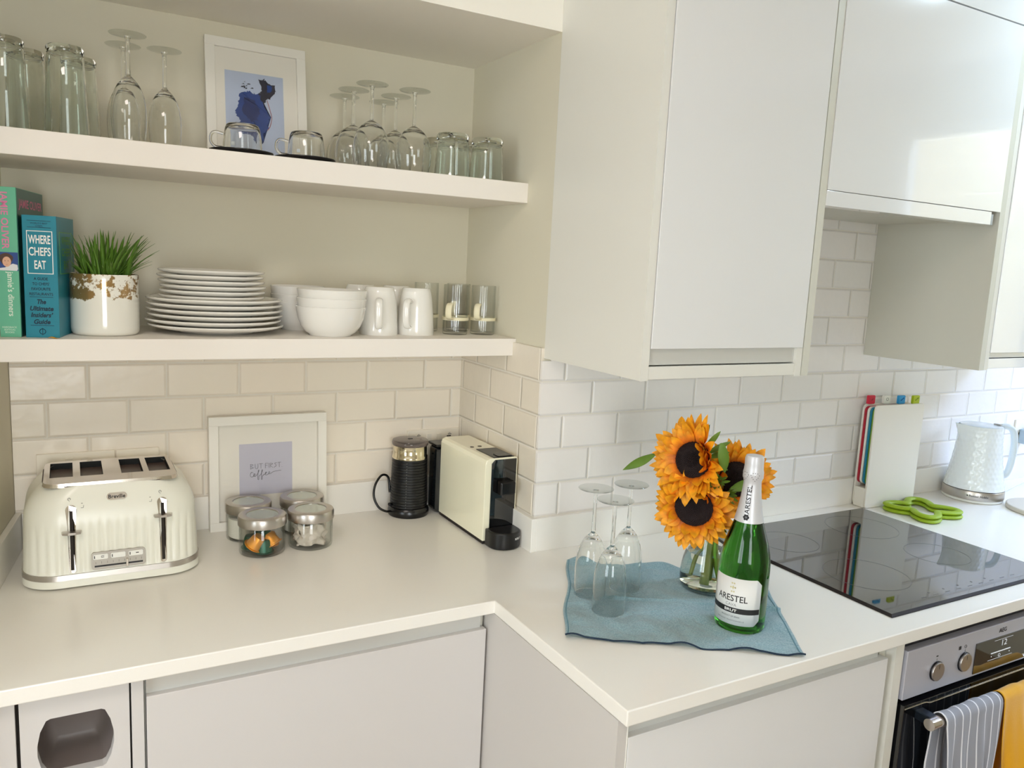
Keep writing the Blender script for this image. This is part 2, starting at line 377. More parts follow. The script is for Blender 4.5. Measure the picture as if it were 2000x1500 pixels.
panel(t, 'lift_up_door', gloss, 0.4465, 1.0600, Yc - 0.002, Yc + 0.016, 1.734, 2.160)
panel(t, 'top_door', gloss, 0.4465, 1.0600, Yc - 0.002, Yc + 0.016, 2.163, 2.42)
panel(t, 'pull_out_visor', gloss, 0.4455, 1.026, Yc - 0.001, Yc + 0.03, 1.702, 1.7332)
panel(t, 'visor_end', P('grey_end_cap', (150, 158, 168), 0.3, metal=0.4), 1.0262, 1.038, Yc + 0.001, Yc + 0.03, 1.7025, 1.728)
t = thing('wall_cabinet', 'glossy white wall cabinet above the kettle, sunlit wall mirrored in its door', 'cabinet')
bm = bmesh.new(); box(bm, 1.0825, 1.0990, Yc, -0.0085, 1.348, top); box(bm, 1.66, 1.68, Yc, -0.0085, 1.348, top); box(bm, 1.099, 1.66, Yc + .03, -.0085, 1.353, 1.371); box(bm, 1.099, 1.66, -.02, -.0085, 1.371, top)
obj('carcass', bm, satin, t)
panel(t, 'door', gloss, 1.1005, 1.6580, Yc - 0.002, Yc + 0.016, 1.3915, 2.160)
panel(t, 'top_door', gloss, 1.1005, 1.6580, Yc - 0.002, Yc + 0.016, 2.163, 2.42)
panel(t, 'grip_rail', grip, 1.0995, 1.6595, Yc + 0.006, Yc + 0.026, 1.3785, 1.395)
panel(t, 'light_rail', gloss, 1.0995, 1.6595, Yc + 0.001, Yc + 0.03, 1.3520, 1.377)

# ------------------------------------------------------------------ base cabinets
Yl = -0.198
t = thing('base_cabinet', 'white base cabinet whose door has a dark cut-out hand hole', 'cabinet')
bm = bmesh.new(); box(bm, -0.998, -0.980, Yl + .02, 0.38, 0.1, 0.883); box(bm, -.866, -.8485, Yl + .02, .38, .1, .883); box(bm, -.98, -.866, Yl + .1, Yl + .12, .1, .883); box(bm, -.98, -.866, Yl + .02, .38, .1, .118)
obj('carcass', bm, carc, t)
hole = []                                                            # hand hole outline in x,z
for k in range(9): a = PI * 0.5 + 0.35 + (PI - 0.7) * k / 8; hole.append((-0.9245 + 0.052 * math.cos(a), 0.792 + 0.058 * math.sin(a)))
hl = [(-0.889, 0.841), (-0.884, 0.8385), (-0.877, 0.822), (-0.8725, 0.80), (-0.8725, 0.783), (-0.877, 0.762), (-0.884, 0.7475), (-0.889, 0.745), (-0.957, 0.745), (-0.963, 0.7475), (-0.971, 0.762), (-0.9755, 0.783), (-0.9755, 0.80), (-0.971, 0.822), (-0.963, 0.8385), (-0.957, 0.841)]
bm = bmesh.new(); outer = [(-0.850, 0.8825), (-0.850, 0.84), (-0.850, 0.80), (-0.850, 0.77), (-0.850, 0.70), (-0.850, 0.11), (-0.997, 0.11), (-0.997, 0.70), (-0.997, 0.77), (-0.997, 0.80), (-0.997, 0.84), (-0.997, 0.8825)]
def ring_panel(bm, outer, inner, y0_, y1_):
    """Flat panel with a hole: outer and inner loops joined by nearest-angle bridging."""
    def co(p, y): return (p[0], y, p[1])
    for y, flip in ((y0_, False), (y1_, True)):
        t_ = bmesh.new(); ov = [t_.verts.new(co(p, y)) for p in outer]; iv = [t_.verts.new(co(p, y)) for p in inner]
        es = [t_.edges.new((ov[k], ov[(k + 1) % len(ov)])) for k in range(len(ov))] + [t_.edges.new((iv[k], iv[(k + 1) % len(iv)])) for k in range(len(iv))]
        bmesh.ops.triangle_fill(t_, use_beauty=True, use_dissolve=False, edges=es); merge(bm, t_)
    for loop in (outer, inner):
        n = len(loop); A = [bm.verts.new(co(p, y0_)) for p in loop]; B = [bm.verts.new(co(p, y1_)) for p in loop]
        for k in range(n): bm.faces.new([A[k], A[(k + 1) % n], B[(k + 1) % n], B[k]])
    bmesh.ops.remove_doubles(bm, verts=bm.verts, dist=1e-6)
ring_panel(bm, outer, hl, Yl, Yl + 0.019)
obj('door', bm, P('satin_door', (212, 209, 207), 0.35), t)
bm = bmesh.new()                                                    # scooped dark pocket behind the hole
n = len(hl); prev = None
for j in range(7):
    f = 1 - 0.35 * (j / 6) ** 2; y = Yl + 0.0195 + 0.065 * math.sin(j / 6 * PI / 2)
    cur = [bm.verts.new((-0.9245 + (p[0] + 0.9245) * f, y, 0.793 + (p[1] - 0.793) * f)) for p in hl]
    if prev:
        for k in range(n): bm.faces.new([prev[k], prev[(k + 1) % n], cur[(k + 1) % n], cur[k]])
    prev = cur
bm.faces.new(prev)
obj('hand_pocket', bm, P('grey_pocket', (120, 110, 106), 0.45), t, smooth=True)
t = thing('base_cabinet', 'wide white handleless base cabinet below the coffee machine counter', 'cabinet')
bm = bmesh.new(); box(bm, -0.8275, -0.81, Yl + .02, 0.38, 0.1, 0.883); box(bm, -.232, -.2185, Yl + .02, .38, .1, .883); box(bm, -.81, -.232, Yl + .05, Yl + .07, .1, .883); box(bm, -.81, -.232, Yl + .02, .38, .1, .118)
obj('carcass', bm, carc, t)
panel(t, 'door', P('satin_door', (0, 0, 0)), -0.8255, -0.2200, Yl, Yl + 0.019, 0.11, 0.845)
panel(t, 'grip_rail', grip, -0.8255, -0.2265, Yl + 0.012, Yl + 0.04, 0.835, 0.8835)
t = thing('filler_post', 'narrow white filler strip between the two base cabinets', 'filler panel')
panel(t, 'strip', P('satin_door', (0, 0, 0)), -0.8470, -0.8290, Yl, Yl + 0.018, 0.1, 0.8835); panel(t, 'gap_shade_strip', gap, -0.8484, -0.8276, Yl + 0.012, Yl + 0.05, 0.1, 0.8835)  # dark strip painted in for the shade in the gaps beside the filler
t = thing('filler_post', 'white filler panel at the wall end of the counter', 'filler panel')
panel(t, 'strip', P('satin_door', (0, 0, 0)), -1.0990, -1.002, Yl, Yl + 0.018, 0.1, 0.8835); panel(t, 'gap_shade_strip', gap, -1.015, -0.9985, Yl + 0.014, Yl + 0.05, 0.1, 0.8835)  # dark strip again standing in for the shaded gap
Yr = -0.617
t = thing('base_cabinet', 'white base cabinet at the stepped counter corner, next to the oven', 'cabinet')
bm = bmesh.new(); box(bm, -0.2150, -0.197, Yr, -0.0, 0.02, 0.8835); obj('end_panel', bm, P('end_panel_white', (206, 202, 198), 0.35), t)
bm = bmesh.new(); box(bm, .42, .438, Yr + .02, -.03, .1, .8835); box(bm, -.196, .42, Yr + .05, Yr + .07, .1, .8835); obj('carcass', bm, carc, t)
panel(t, 'drawer_front', P('satin_door2', (230, 230, 230), 0.22, coat=0.4), -0.1940, 0.4180, Yr - 0.001, Yr + 0.018, 0.11, 0.851)
panel(t, 'grip_rail', grip, -0.1960, 0.4050, Yr + 0.012, Yr + 0.04, 0.84, 0.8835)
panel(t, 'side_stile', satin, -0.197, -0.1945, Yr - 0.001, Yr + .02, .02, .8835)

t = thing('base_cabinet', 'white base cabinet beyond the oven, below the kettle counter', 'cabinet')
bm = bmesh.new(); box(bm, 1.084, 1.102, Yr + .02, -.03, .1, .8835); box(bm, 2.476, 2.494, Yr + .02, -.03, .1, .8835); box(bm, 1.102, 2.476, Yr + .05, Yr + .07, .1, .8835); obj('carcass', bm, carc, t)
for a in (1.085, 1.555, 2.025): panel(t, 'door', P('satin_door2', (0, 0, 0)), a, a + .467, Yr - 0.001, Yr + 0.018, 0.11, 0.851)
panel(t, 'grip_rail', grip, 1.1025, 2.4755, Yr + 0.012, Yr + 0.04, 0.84, 0.8835)
# ------------------------------------------------------------------ oven
OX0, OX1 = 0.466, 1.060
t = thing('oven_housing', 'white housing panel framing the built-in oven', 'cabinet')
bm = bmesh.new(); box(bm, 0.4405, 0.4640, Yr - .001, -0.03, 0.02, 0.8835); obj('side_panel', bm, satin, t)
bm = bmesh.new(); box(bm, 1.064, 1.082, Yr - .001, -0.03, 0.02, 0.8835); obj('side_panel', bm, satin, t)
t = thing('oven', 'built-in steel and black glass oven under the hob', 'oven')
bm = bmesh.new(); box(bm, OX0, OX1, Yr + 0.012, -0.08, 0.28, 0.8800); obj('body', bm, P('oven_body', (52, 50, 52), 0.5, metal=0.4), t)
panel(t, 'control_panel', ovensteel, OX0 + .004, OX1 - .004, Yr - 0.006, Yr + 0.012, 0.7545, 0.8560, r=.0015)
dsp = obj('display', (lambda b: (box(b, 0.697, 0.886, Yr - 0.0075, Yr - 0.0055, 0.7600, 0.8270), b)[1])(bmesh.new()), blackgloss, t)
lit = P('display_light', (235, 240, 245), 0.5, emis=((200, 205, 215), 0.35))
bm = bmesh.new(); yy = Yr - 0.0079
put_text(bm, '12', (0.800, yy, 0.812), height=0.013, width=.018); rb = rrect(0.072, 0.0022, 0.001); prism(bm, [(a + 0.79, b + 0.794) for a, b in rb], yy, yy + .0003, 'xz')
for px in (.757, .823): prism(bm, circ(.0012, 8, px, .787), yy, yy + .0003, 'xz')
tube(bm, [(0.786 + .0035 * math.cos(a), yy, .7855 + .0035 * math.sin(a)) for a in [k * PI / 8 for k in range(16)]], .0004, 4, closed=True)
for z, x0_, x1_ in ((.8205, .762, .83), (.7795, .745, .835)): box(bm, x0_, x1_, yy, yy + .0003, z, z + .0005)
obj('readout', bm, lit, dsp)
bm = bmesh.new(); yy = Yr - .0064
put_text(bm, 'AEG', (0.790, yy, 0.8405), height=0.0095, width=0.027, bold=0.02); obj('lettering', bm, ink, t); bm = bmesh.new()
prism(bm, rrect(.008, .0075, .0006, 2, .641, .829), yy, yy + .0003, 'xz'); box(bm, .6597, .6603, yy, yy + .0003, .8175, .8225)
tube(bm, [(0.660 + .0035 * math.cos(a), yy, .829 + .0035 * math.sin(a)) for a in [k * PI / 6 for k in range(12)]], .0004, 4, closed=True)
obj('oven_symbol', bm, ink, t)
bm = bmesh.new(); box(bm, .5635, .5695, yy, yy + .0003, .826, .8285); box(bm, .5662, .5668, yy, yy + .0003, .8175, .8225); obj('function_symbol', bm, ink, t)
for kx in (0.5680, 0.6600):
    bm = bmesh.new(); prism(bm, circ(0.0205, 40, kx, 0.7960), Yr - 0.0085, Yr - 0.006, 'xz'); k_ = obj('knob_ring', bm, black, t)
    bm = bmesh.new(); prism(bm, circ(0.0190, 40, kx, 0.7960), Yr - 0.0125, Yr - 0.0083, 'xz'); kb = edge(obj('knob', bm, brushed, t), .0008)
    bm = bmesh.new(); box(bm, kx - .0004, kx + .0004, Yr - .0128, Yr - .0124, .802, .811); obj('pointer', bm, ink, kb)
bm = bmesh.new(); box(bm, OX0 + .004, OX1 - .004, Yr - 0.012, Yr + 0.010, 0.30, 0.7460); dr = edge(obj('door', bm, blackgloss, t), .001)
bm = bmesh.new()
pts = bez([(OX0 + .006, Yr - .0128, .7400), (.52, Yr - .0128, .7400), (.538, Yr - .0128, .7395), (.550, Yr - .0128, .7360), (.565, Yr - .0128, .7355), (.60, Yr - .0128, .7355), (OX1 - .01, Yr - .0128, .7355)], 4); tube(bm, pts, .0011, 6); obj('door_trim_line', bm, chrome, dr)
bm = bmesh.new(); tube(bm, [(0.5000, -0.664, 0.7200), (1.02, -0.664, 0.7200)], 0.0115, 24); sharp(obj('handle', bm, chrome, t), 50)
for hx in (0.520, 0.995):
    bm = bmesh.new(); rbox(bm, hx - 0.012, hx + 0.012, -0.662, Yr - 0.010, 0.712, 0.730, .002); obj('handle_bracket', bm, P('dark_bracket', (24, 34, 44), 0.3, metal=0.5), t)

def towel(name, label, x0, x1, zf, zb, mat, seed, slant=0.0, amp=0.010, gather=0.0):
    """Cloth hung over the oven bar: back flap, over the top, front flap, with folds that deepen downwards."""
    rnd = random.Random(seed); bm = bmesh.new(); nu, nf, nb, na = 60, 40, 22, 9; R = 0.0145; cy, cz = -0.664, 0.7200
    rows = []
    prof = [('b', (k / nb)) for k in range(nb, 0, -1)] + [('a', k / na) for k in range(na + 1)] + [('f', k / nf) for k in range(1, nf + 1)]
    ph = [rnd.uniform(0, 6.28) for _ in range(4)]
    for kind, s in prof:
        row = []
        for i in range(nu + 1):
            uu = i / nu; x = x0 + (x1 - x0) * uu
            fold = math.sin(uu * 21 + ph[0]) * .55 + math.sin(uu * 37 + ph[1]) * .25 + math.sin(uu * 9 + ph[2]) * .5
            if kind == 'a': a = PI * s; y = cy + (R + .0012 * fold) * math.cos(a); z = cz + (R + .0015 * (fold + 1)) * math.sin(a); gx = x
            else:
                L = (zf if kind == 'f' else zb); dpt = L * s * (1 + .04 * math.sin(uu * 6 + ph[3])); z = cz - dpt
                g = min(1, s * 2.2); sg = -1 if kind == 'f' else 1
                y = cy + sg * R + (sg * abs(amp * (fold + 1.1) * g) if kind == 'f' else min(0.018, abs(.005 * (fold + 1) * g)))
                gx = x + slant * dpt + gather * (0.5 - uu) * g * (x1 - x0) + (.004 * math.sin(dpt * 30 + ph[0] + uu * 5) * g)
            row.append(bm.verts.new((gx, y, z)))
        rows.append(row)
    uvl = bm.loops.layers.uv.new('UVMap')
    for j in range(len(rows) - 1):
        for i in range(nu):
            f = bm.faces.new([rows[j][i], rows[j][i + 1], rows[j + 1][i + 1], rows[j + 1][i]]); f.smooth = True
            for l, (a, b) in zip(f.loops, ((i, j), (i + 1, j), (i + 1, j + 1), (i, j + 1))): l[uvl].uv = (a / nu, b / len(rows))
    o = obj(name, bm, mat); s_ = o.modifiers.new('thickness', 'SOLIDIFY'); s_.thickness = 0.0016; s_.offset = 0
    return tag(o, label, 'towel', 'towels hung over the oven handle')
stripe = P('grey_striped_cotton', (148, 150, 160), 0.9, bump=0.3, bscale=900, sheen=0.3)
nt = stripe.node_tree; b = nt.nodes['Principled BSDF']; uvn = nt.nodes.new('ShaderNodeUVMap'); sp = nt.nodes.new('ShaderNodeSeparateXYZ'); nt.links.new(uvn.outputs[0], sp.inputs[0])
mm = nt.nodes.new('ShaderNodeMath'); mm.operation = 'MULTIPLY'; mm.inputs[1].default_value = 7.5; nt.links.new(sp.outputs['X'], mm.inputs[0])
fr_ = nt.nodes.new('ShaderNodeMath'); fr_.operation = 'FRACT'; nt.links.new(mm.outputs[0], fr_.inputs[0]); lt = nt.nodes.new('ShaderNodeMath'); lt.operation = 'LESS_THAN'; lt.inputs[1].default_value = 0.13; nt.links.new(fr_.outputs[0], lt.inputs[0])
mx = nt.nodes.new('ShaderNodeMix'); mx.data_type = 'RGBA'; mx.inputs[6].default_value = (*lin((150, 152, 162)), 1); mx.inputs[7].default_value = (*lin((232, 232, 238)), 1); nt.links.new(lt.outputs[0], mx.inputs[0]); nt.links.new(mx.outputs[2], b.inputs['Base Color'])
towel('hanging_towel', 'grey tea towel with thin white stripes hung over the oven handle', 0.532, 0.722, 0.30, 0.24, stripe, 3, slant=.02, amp=.007, gather=.12)
towel('hanging_towel', 'mustard yellow towel hung over the oven handle', 0.728, 0.95, 0.34, 0.30, P('mustard_cotton', (232, 168, 6), 0.9, bump=0.4, bscale=700, sheen=0.4), 11, slant=-.02, amp=.016)

# ------------------------------------------------------------------ hob
t = thing('induction_hob', 'black glass induction hob set in the white worktop', 'hob', (0, 0, W))
hx0, hx1, hy0, hy1 = 0.461, 1.051, -0.587, -0.067
bm = bmesh.new()
lo = [(hx0, hy0), (hx1, hy0), (hx1, hy1), (hx0, hy1)]; up = [(hx0 + .006, hy0 + .006), (hx1 - .006, hy0 + .006), (hx1 - .006, hy1 - .006), (hx0 + .006, hy1 - .006)]
A = [bm.verts.new((a, b_, 0.0005)) for a, b_ in lo]; B = [bm.verts.new((a, b_, 0.002)) for a, b_ in lo]; Cc = [bm.verts.new((a, b_, 0.0055)) for a, b_ in up]
for P1, P2 in ((A, B), (B, Cc)):
    for k in range(4): bm.faces.new([P1[k], P1[(k + 1) % 4], P2[(k + 1) % 4], P2[k]]).material_index = 1
bm.faces.new(Cc); bm.faces.new(list(reversed(A)))
obj('glass_plate', bm, [hobglass, P('hob_edge', (40, 34, 32), .6, spec=.2)], t)
bm = bmesh.new(); zz = .0057
def ringflat(bm, cx, cy, r, w_=.0006, n=64, z=zz, a0=0, a1=2 * PI):
    A = []; B = []
    for k in range(n + 1):
        a = a0 + (a1 - a0) * k / n; A.append(bm.verts.new((cx + (r - w_) * math.cos(a), cy + (r - w_) * math.sin(a), z))); B.append(bm.verts.new((cx + (r + w_) * math.cos(a), cy + (r + w_) * math.sin(a), z)))
    for k in range(n): bm.faces.new([A[k], A[k + 1], B[k + 1], B[k]])
for cx, cy, r in ((.605, -.42, .09), (.605, -.20, .072), (.89, -.19, .09), (.89, -.40, .072)):
    bm = bmesh.new(); ringflat(bm, cx, cy, r); obj('cooking_zone', bm, P('hob_marking', (110, 108, 108), 0.4), t)
for k in range(9): bm = bmesh.new(); box(bm, .60 + k * .04, .615 + k * .04, -.556, -.5545, zz, zz + .0001); obj('touch_slider', bm, P('hob_marking', (0, 0, 0)), t)
for k in range(5): bm = bmesh.new(); box(bm, .64 + k * .05, .644 + k * .05, -.545, -.541, zz, zz + .0001); obj('touch_key', bm, P('hob_marking', (0, 0, 0)), t)

# ------------------------------------------------------------------ glassware
def cup_profile(outer, th, base, inverted_top):
    """Closed wall for a vessel standing upside down: outer runs rim (z=0) to top, th the wall, base the thick foot."""
    inner = [(max(r - th, 0.0008), min(z, inverted_top - base)) for r, z in outer]
    inner = [p for k, p in enumerate(inner) if k == 0 or p[1] > inner[k - 1][1] + 1e-6]
    return [(0, outer[-1][1])] + list(reversed(outer)) + inner + [(0, inner[-1][1])]
def make_tumbler(label, group, rt, rb, h, base, mat_):
    o_ = [(rb, 0.0), (rb - .0004, .002)] + [(rb + (rt - rb) * (z / h) ** 0.8, z) for z in (.2 * h, .4 * h, .6 * h, h - base - .006)] + [(rt - .001, h - base - .002), (rt + .0006, h - base + .002), (rt + .0008, h - .004), (rt - .0012, h)]
    pr_ = cup_profile(o_, .0022, base, h)
    bm = bmesh.new(); lathe(bm, pr_, 56); o = obj('tumbler', bm, mat_)
    bmesh_n = 0
    return tag(o, label, 'glass', group)
tumb_g = P('tumbler_glass', (249, 253, 250), 0.0, trans=1.0, ior=1.5)
t1 = make_tumbler('tall greenish glass tumbler upside down, half out of frame beside the left wall', 'tall tumblers on the upper shelf', .0290, .0365, .150, .012, tumb_g)
t1.location = (-0.998, 0.160, U); t1.name = 'tall_tumbler'
dup(t1, (-0.908, 0.160, U), 'tall greenish glass tumbler upside down, the front one nearest the champagne flutes')
dup(t1, (-0.970, 0.243, U), 'tall greenish glass tumbler upside down, seen in the gap between the two front ones')
dup(t1, (-0.887, 0.245, U), 'tall greenish glass tumbler upside down, tucked behind the front one beside the flutes')
s1 = make_tumbler('short tumbler with a thick green base at the shelf edge next to the wine glasses', 'short tumblers on the upper shelf', .0345, .0395, .092, .013, tumb_g)
s1.name = 'short_tumbler'; s1.location = (-0.168, 0.158, U)
dup(s1, (-0.083, 0.158, U), 'short tumbler with a thick green base, at the shelf edge nearest the side wall')
dup(s1, (-0.160, 0.246, U), 'short tumbler with a green base upside down, hidden behind the one beside the wine glasses')
dup(s1, (-0.075, 0.246, U), 'short tumbler with a green base upside down, behind the one nearest the side wall')

def make_stem(name, label, cat, group, loc, H, rim, rmax, zmax, ztop, rf, mat_):
    """Stemmed glass standing on its rim: bowl, stem and foot are parts."""
    t = thing(name, label, cat, loc, 0, group)
    prof = []
    for k in range(15):
        s = k / 14; z = ztop * s
        if z <= zmax: r = rim + (rmax - rim) * math.sin(PI / 2 * z / zmax)
        else: q = (z - zmax) / (ztop - zmax); r = rmax * (1 - q ** 2.3) ** 0.62
        prof.append((max(r, .0042), z))
    th = .0011
    inner = [(max(r - th, 0), z) for r, z in prof if z < ztop - .010]
    inner.append((0, ztop - .0085))
    bowl = [(0, ztop + .002), (.0040, ztop + .002)] + list(reversed(prof)) + inner
    bm = bmesh.new(); lathe(bm, bowl, 56); obj('bowl', bm, mat_, t)
    bm = bmesh.new(); tube(bm, [(0, 0, ztop + .0022), (0, 0, ztop + .012), (0, 0, (ztop + H) / 2), (0, 0, H - .012), (0, 0, H - .0042)], [.0042, .0036, .0033, .0036, .0055], 16, cap=True); obj('stem', bm, mat_, t)
    bm = bmesh.new(); lathe(bm, [(0, H - .004), (.006, H - .0040), (rf * .5, H - .0026), (rf - .0008, H - .0016), (rf, H - .0008), (rf - .0008, H), (0, H)], 56); obj('foot', bm, thin_glass, t)
    return t
g = 'champagne flutes upside down on the upper shelf'
f1 = make_stem('champagne_flute', 'slim champagne flute upside down at the shelf edge beside the tall tumblers', 'champagne flute', g, (-0.810, 0.152, U), .187, .026, .0300, .045, .116, .031, glass)
dup(f1, (-0.812, 0.245, U), 'slim champagne flute upside down, directly behind the front flute beside the tumblers')
dup(f1, (-0.742, 0.232, U), 'slim champagne flute upside down, the one nearest the blue picture')
g = 'wine glasses upside down on the upper shelf'
w1 = make_stem('wine_glass', 'wine glass upside down at the shelf edge, nearest the black saucers', 'wine glass', g, (-0.356, 0.153, U), .170, .033, .0385, .036, .097, .033, glass)
dup(w1, (-0.262, 0.153, U), 'wine glass upside down at the shelf edge, nearest the short tumblers')
dup(w1, (-0.368, 0.238, U), 'wine glass upside down in the middle row, beside the picture side')
dup(w1, (-0.272, 0.238, U), 'wine glass upside down in the middle row, nearer the side wall')
dup(w1, (-0.362, 0.322, U), 'wine glass upside down against the back wall, beside the picture side')
dup(w1, (-0.270, 0.322, U), 'wine glass upside down against the back wall, nearer the side wall')
g = 'champagne flutes on the blue cloth'
CZ = W + 0.0035
wf = make_stem('champagne_flute', 'champagne flute upside down on the blue cloth, the front one', 'champagne flute', g, (-0.041, -0.346, CZ), .217, .0305, .0315, .05, .128, .0345, glass)
dup(wf, (-0.030, -0.268, CZ), 'champagne flute upside down on the blue cloth, the one nearest the coffee machine')
dup(wf, (0.056, -0.268, CZ), 'champagne flute upside down on the blue cloth, the one beside the sunflowers')

# espresso cups on black saucers
t = thing('black_saucer', 'round black saucer at the shelf edge in front of the blue picture', 'saucer', (-0.612, 0.170, U), 0, 'black saucers on the upper shelf')
bm = bmesh.new(); lathe(bm, [(0, 0), (.030, 0), (.050, .002), (.060, .0065), (.0598, .0082), (.050, .0052), (.030, .0040), (0, .0040)], 56); obj('dish', bm, P('black_saucer', (14, 13, 14), 0.35), t)
dup(t, (-0.488, 0.170, U), 'round black saucer at the shelf edge next to the wine glasses')
def make_espresso(label, loc, rz):
    t = thing('espresso_cup', label, 'cup', loc, rz, 'glass espresso cups upside down on the saucers')
    o_ = [(.0375, 0), (.0372, .003), (.0362, .018), (.0345, .034), (.0325, .046), (.0300, .0525), (.0270, .0545)]
    bm = bmesh.new(); lathe(bm, cup_profile(o_, .0022, .006, .0545), 48); obj('cup_body', bm, glass, t)
    bm = bmesh.new(); tube(bm, bez([(-.0355, 0, .034), (-.050, 0, .0365), (-.0575, 0, .030), (-.058, 0, .018), (-.050, 0, .009), (-.037, 0, .008)], 8), .0028, 12); obj('handle', bm, glass, t)
    bm = bmesh.new(); q = bmesh.new(); prism(q, rrect(.007, .007, .001, 2), 0, .0002); wrap(q, .0366, -2.1, .014); merge(bm, q); obj('etched_mark', bm, P('etched_mark', (200, 205, 205), 0.5), t)
    return t
e1 = make_espresso('clear glass espresso cup upside down on the black saucer before the blue picture', (-0.610, 0.170, U + .0045), -.15)
dup(e1, (-0.486, 0.170, U + .0045), 'clear glass espresso cup upside down on the black saucer beside the wine glasses')

# ------------------------------------------------------------------ picture frames
def frame(name, label, loc, lean, w_, h_, dep, bw, mat_in, art):
    t = thing(name, label, 'picture', loc, 0, rx=-lean)
    bm = bmesh.new()
    for b_ in ((0, w_, 0, bw), (0, w_, h_ - bw, h_), (0, bw, bw, h_ - bw), (w_ - bw, w_, bw, h_ - bw)): box(bm, b_[0], b_[1], 0, dep, b_[2], b_[3])
    edge(obj('frame', bm, frame_w, t), .0008)
    bm = bmesh.new(); box(bm, bw, w_ - bw, mat_in, mat_in + .002, bw, h_ - bw); mb = obj('mount', bm, matboard, t)
    art(t, mb, mat_in - .0004)
    bm = bmesh.new(); box(bm, bw - .0, w_ - bw + .0, .0030, .0042, bw - .0, h_ - bw); obj('glazing', bm, pane_m, t)
    return t
def art_blue(t, mb, y):
    w_, h_ = .214, .272
    bm = bmesh.new(); box(bm, .040, .164, y - .0002, y + .0004, .030, .205); obj('print', bm, P('pale_blue_print', (190, 202, 226), 0.7, var=0.05), t)
    rnd = random.Random(5)
    def blob(pts, jit0, mi, yy, bm):
        poly = []; jit = jit0 * 1.1
        n = len(pts)
        for k in range(n):
            a = Vector(pts[k]); b_ = Vector(pts[(k + 1) % n])
            for j in range(6):
                q = a.lerp(b_, j / 6); poly.append((q.x + rnd.uniform(-jit, jit), q.y + rnd.uniform(-jit, jit)))
        prism(bm, poly, yy, yy + .0001, 'xz', mi)
    bm = bmesh.new(); y -= .0008
    blob([(.068, .155), (.085, .166), (.100, .162), (.116, .160), (.124, .135), (.134, .112), (.128, .088), (.120, .072), (.118, .055), (.108, .058), (.098, .080), (.074, .082), (.068, .100), (.060, .112), (.066, .130)], .0028, 0, y, bm)
    blob([(.112, .192), (.122, .196), (.130, .191), (.148, .184), (.147, .172), (.136, .158), (.126, .150), (.118, .142), (.112, .160), (.116, .176)], .0025, 1, y - .0003, bm)
    blob([(.078, .150), (.100, .146), (.112, .128), (.106, .104), (.090, .100), (.076, .118)], .003, 2, y - .0005, bm)
    blob([(.128, .184), (.140, .182), (.138, .170), (.128, .166)], .0015, 0, y - .0006, bm)
    for k in range(12):
        a, b_ = rnd.uniform(.070, .095), rnd.uniform(.168, .184); blob([(a, b_), (a + rnd.uniform(.003, .009), b_ + .001), (a + .004, b_ + .003)], .0006, 1, y, bm)
    for k in range(4):
        a, b_ = .057 + k * .002, .092 - k * .004; blob([(a, b_), (a + .007, b_ + .001), (a + .003, b_ + .0028)], .0005, 1, y, bm)
    tube(bm, bez([(.128, .150, 0), (.134, .128, 0), (.137, .112, 0), (.133, .094, 0), (.127, .084, 0)], 6), .0006, 4, mi=3)
    for v in bm.verts:
        if abs(v.co.z) < .0011 and v.co.y > .05: v.co = Vector((v.co.x, y - .0003, v.co.y))
    obj('brush_marks', bm, [P('cobalt_paint', (22, 62, 138), 0.5, var=.35, vscale=90), P('navy_paint', (14, 18, 48), 0.5), P('deep_blue_paint', (14, 40, 104), 0.5, var=.4, vscale=120), P('red_line', (196, 110, 110), 0.6)], t)
frame('picture_frame', 'white framed print of dark blue brush marks leaning on the upper shelf', (-0.647, 0.352, U), 0.155, .214, .272, .016, .020, .006, art_blue)
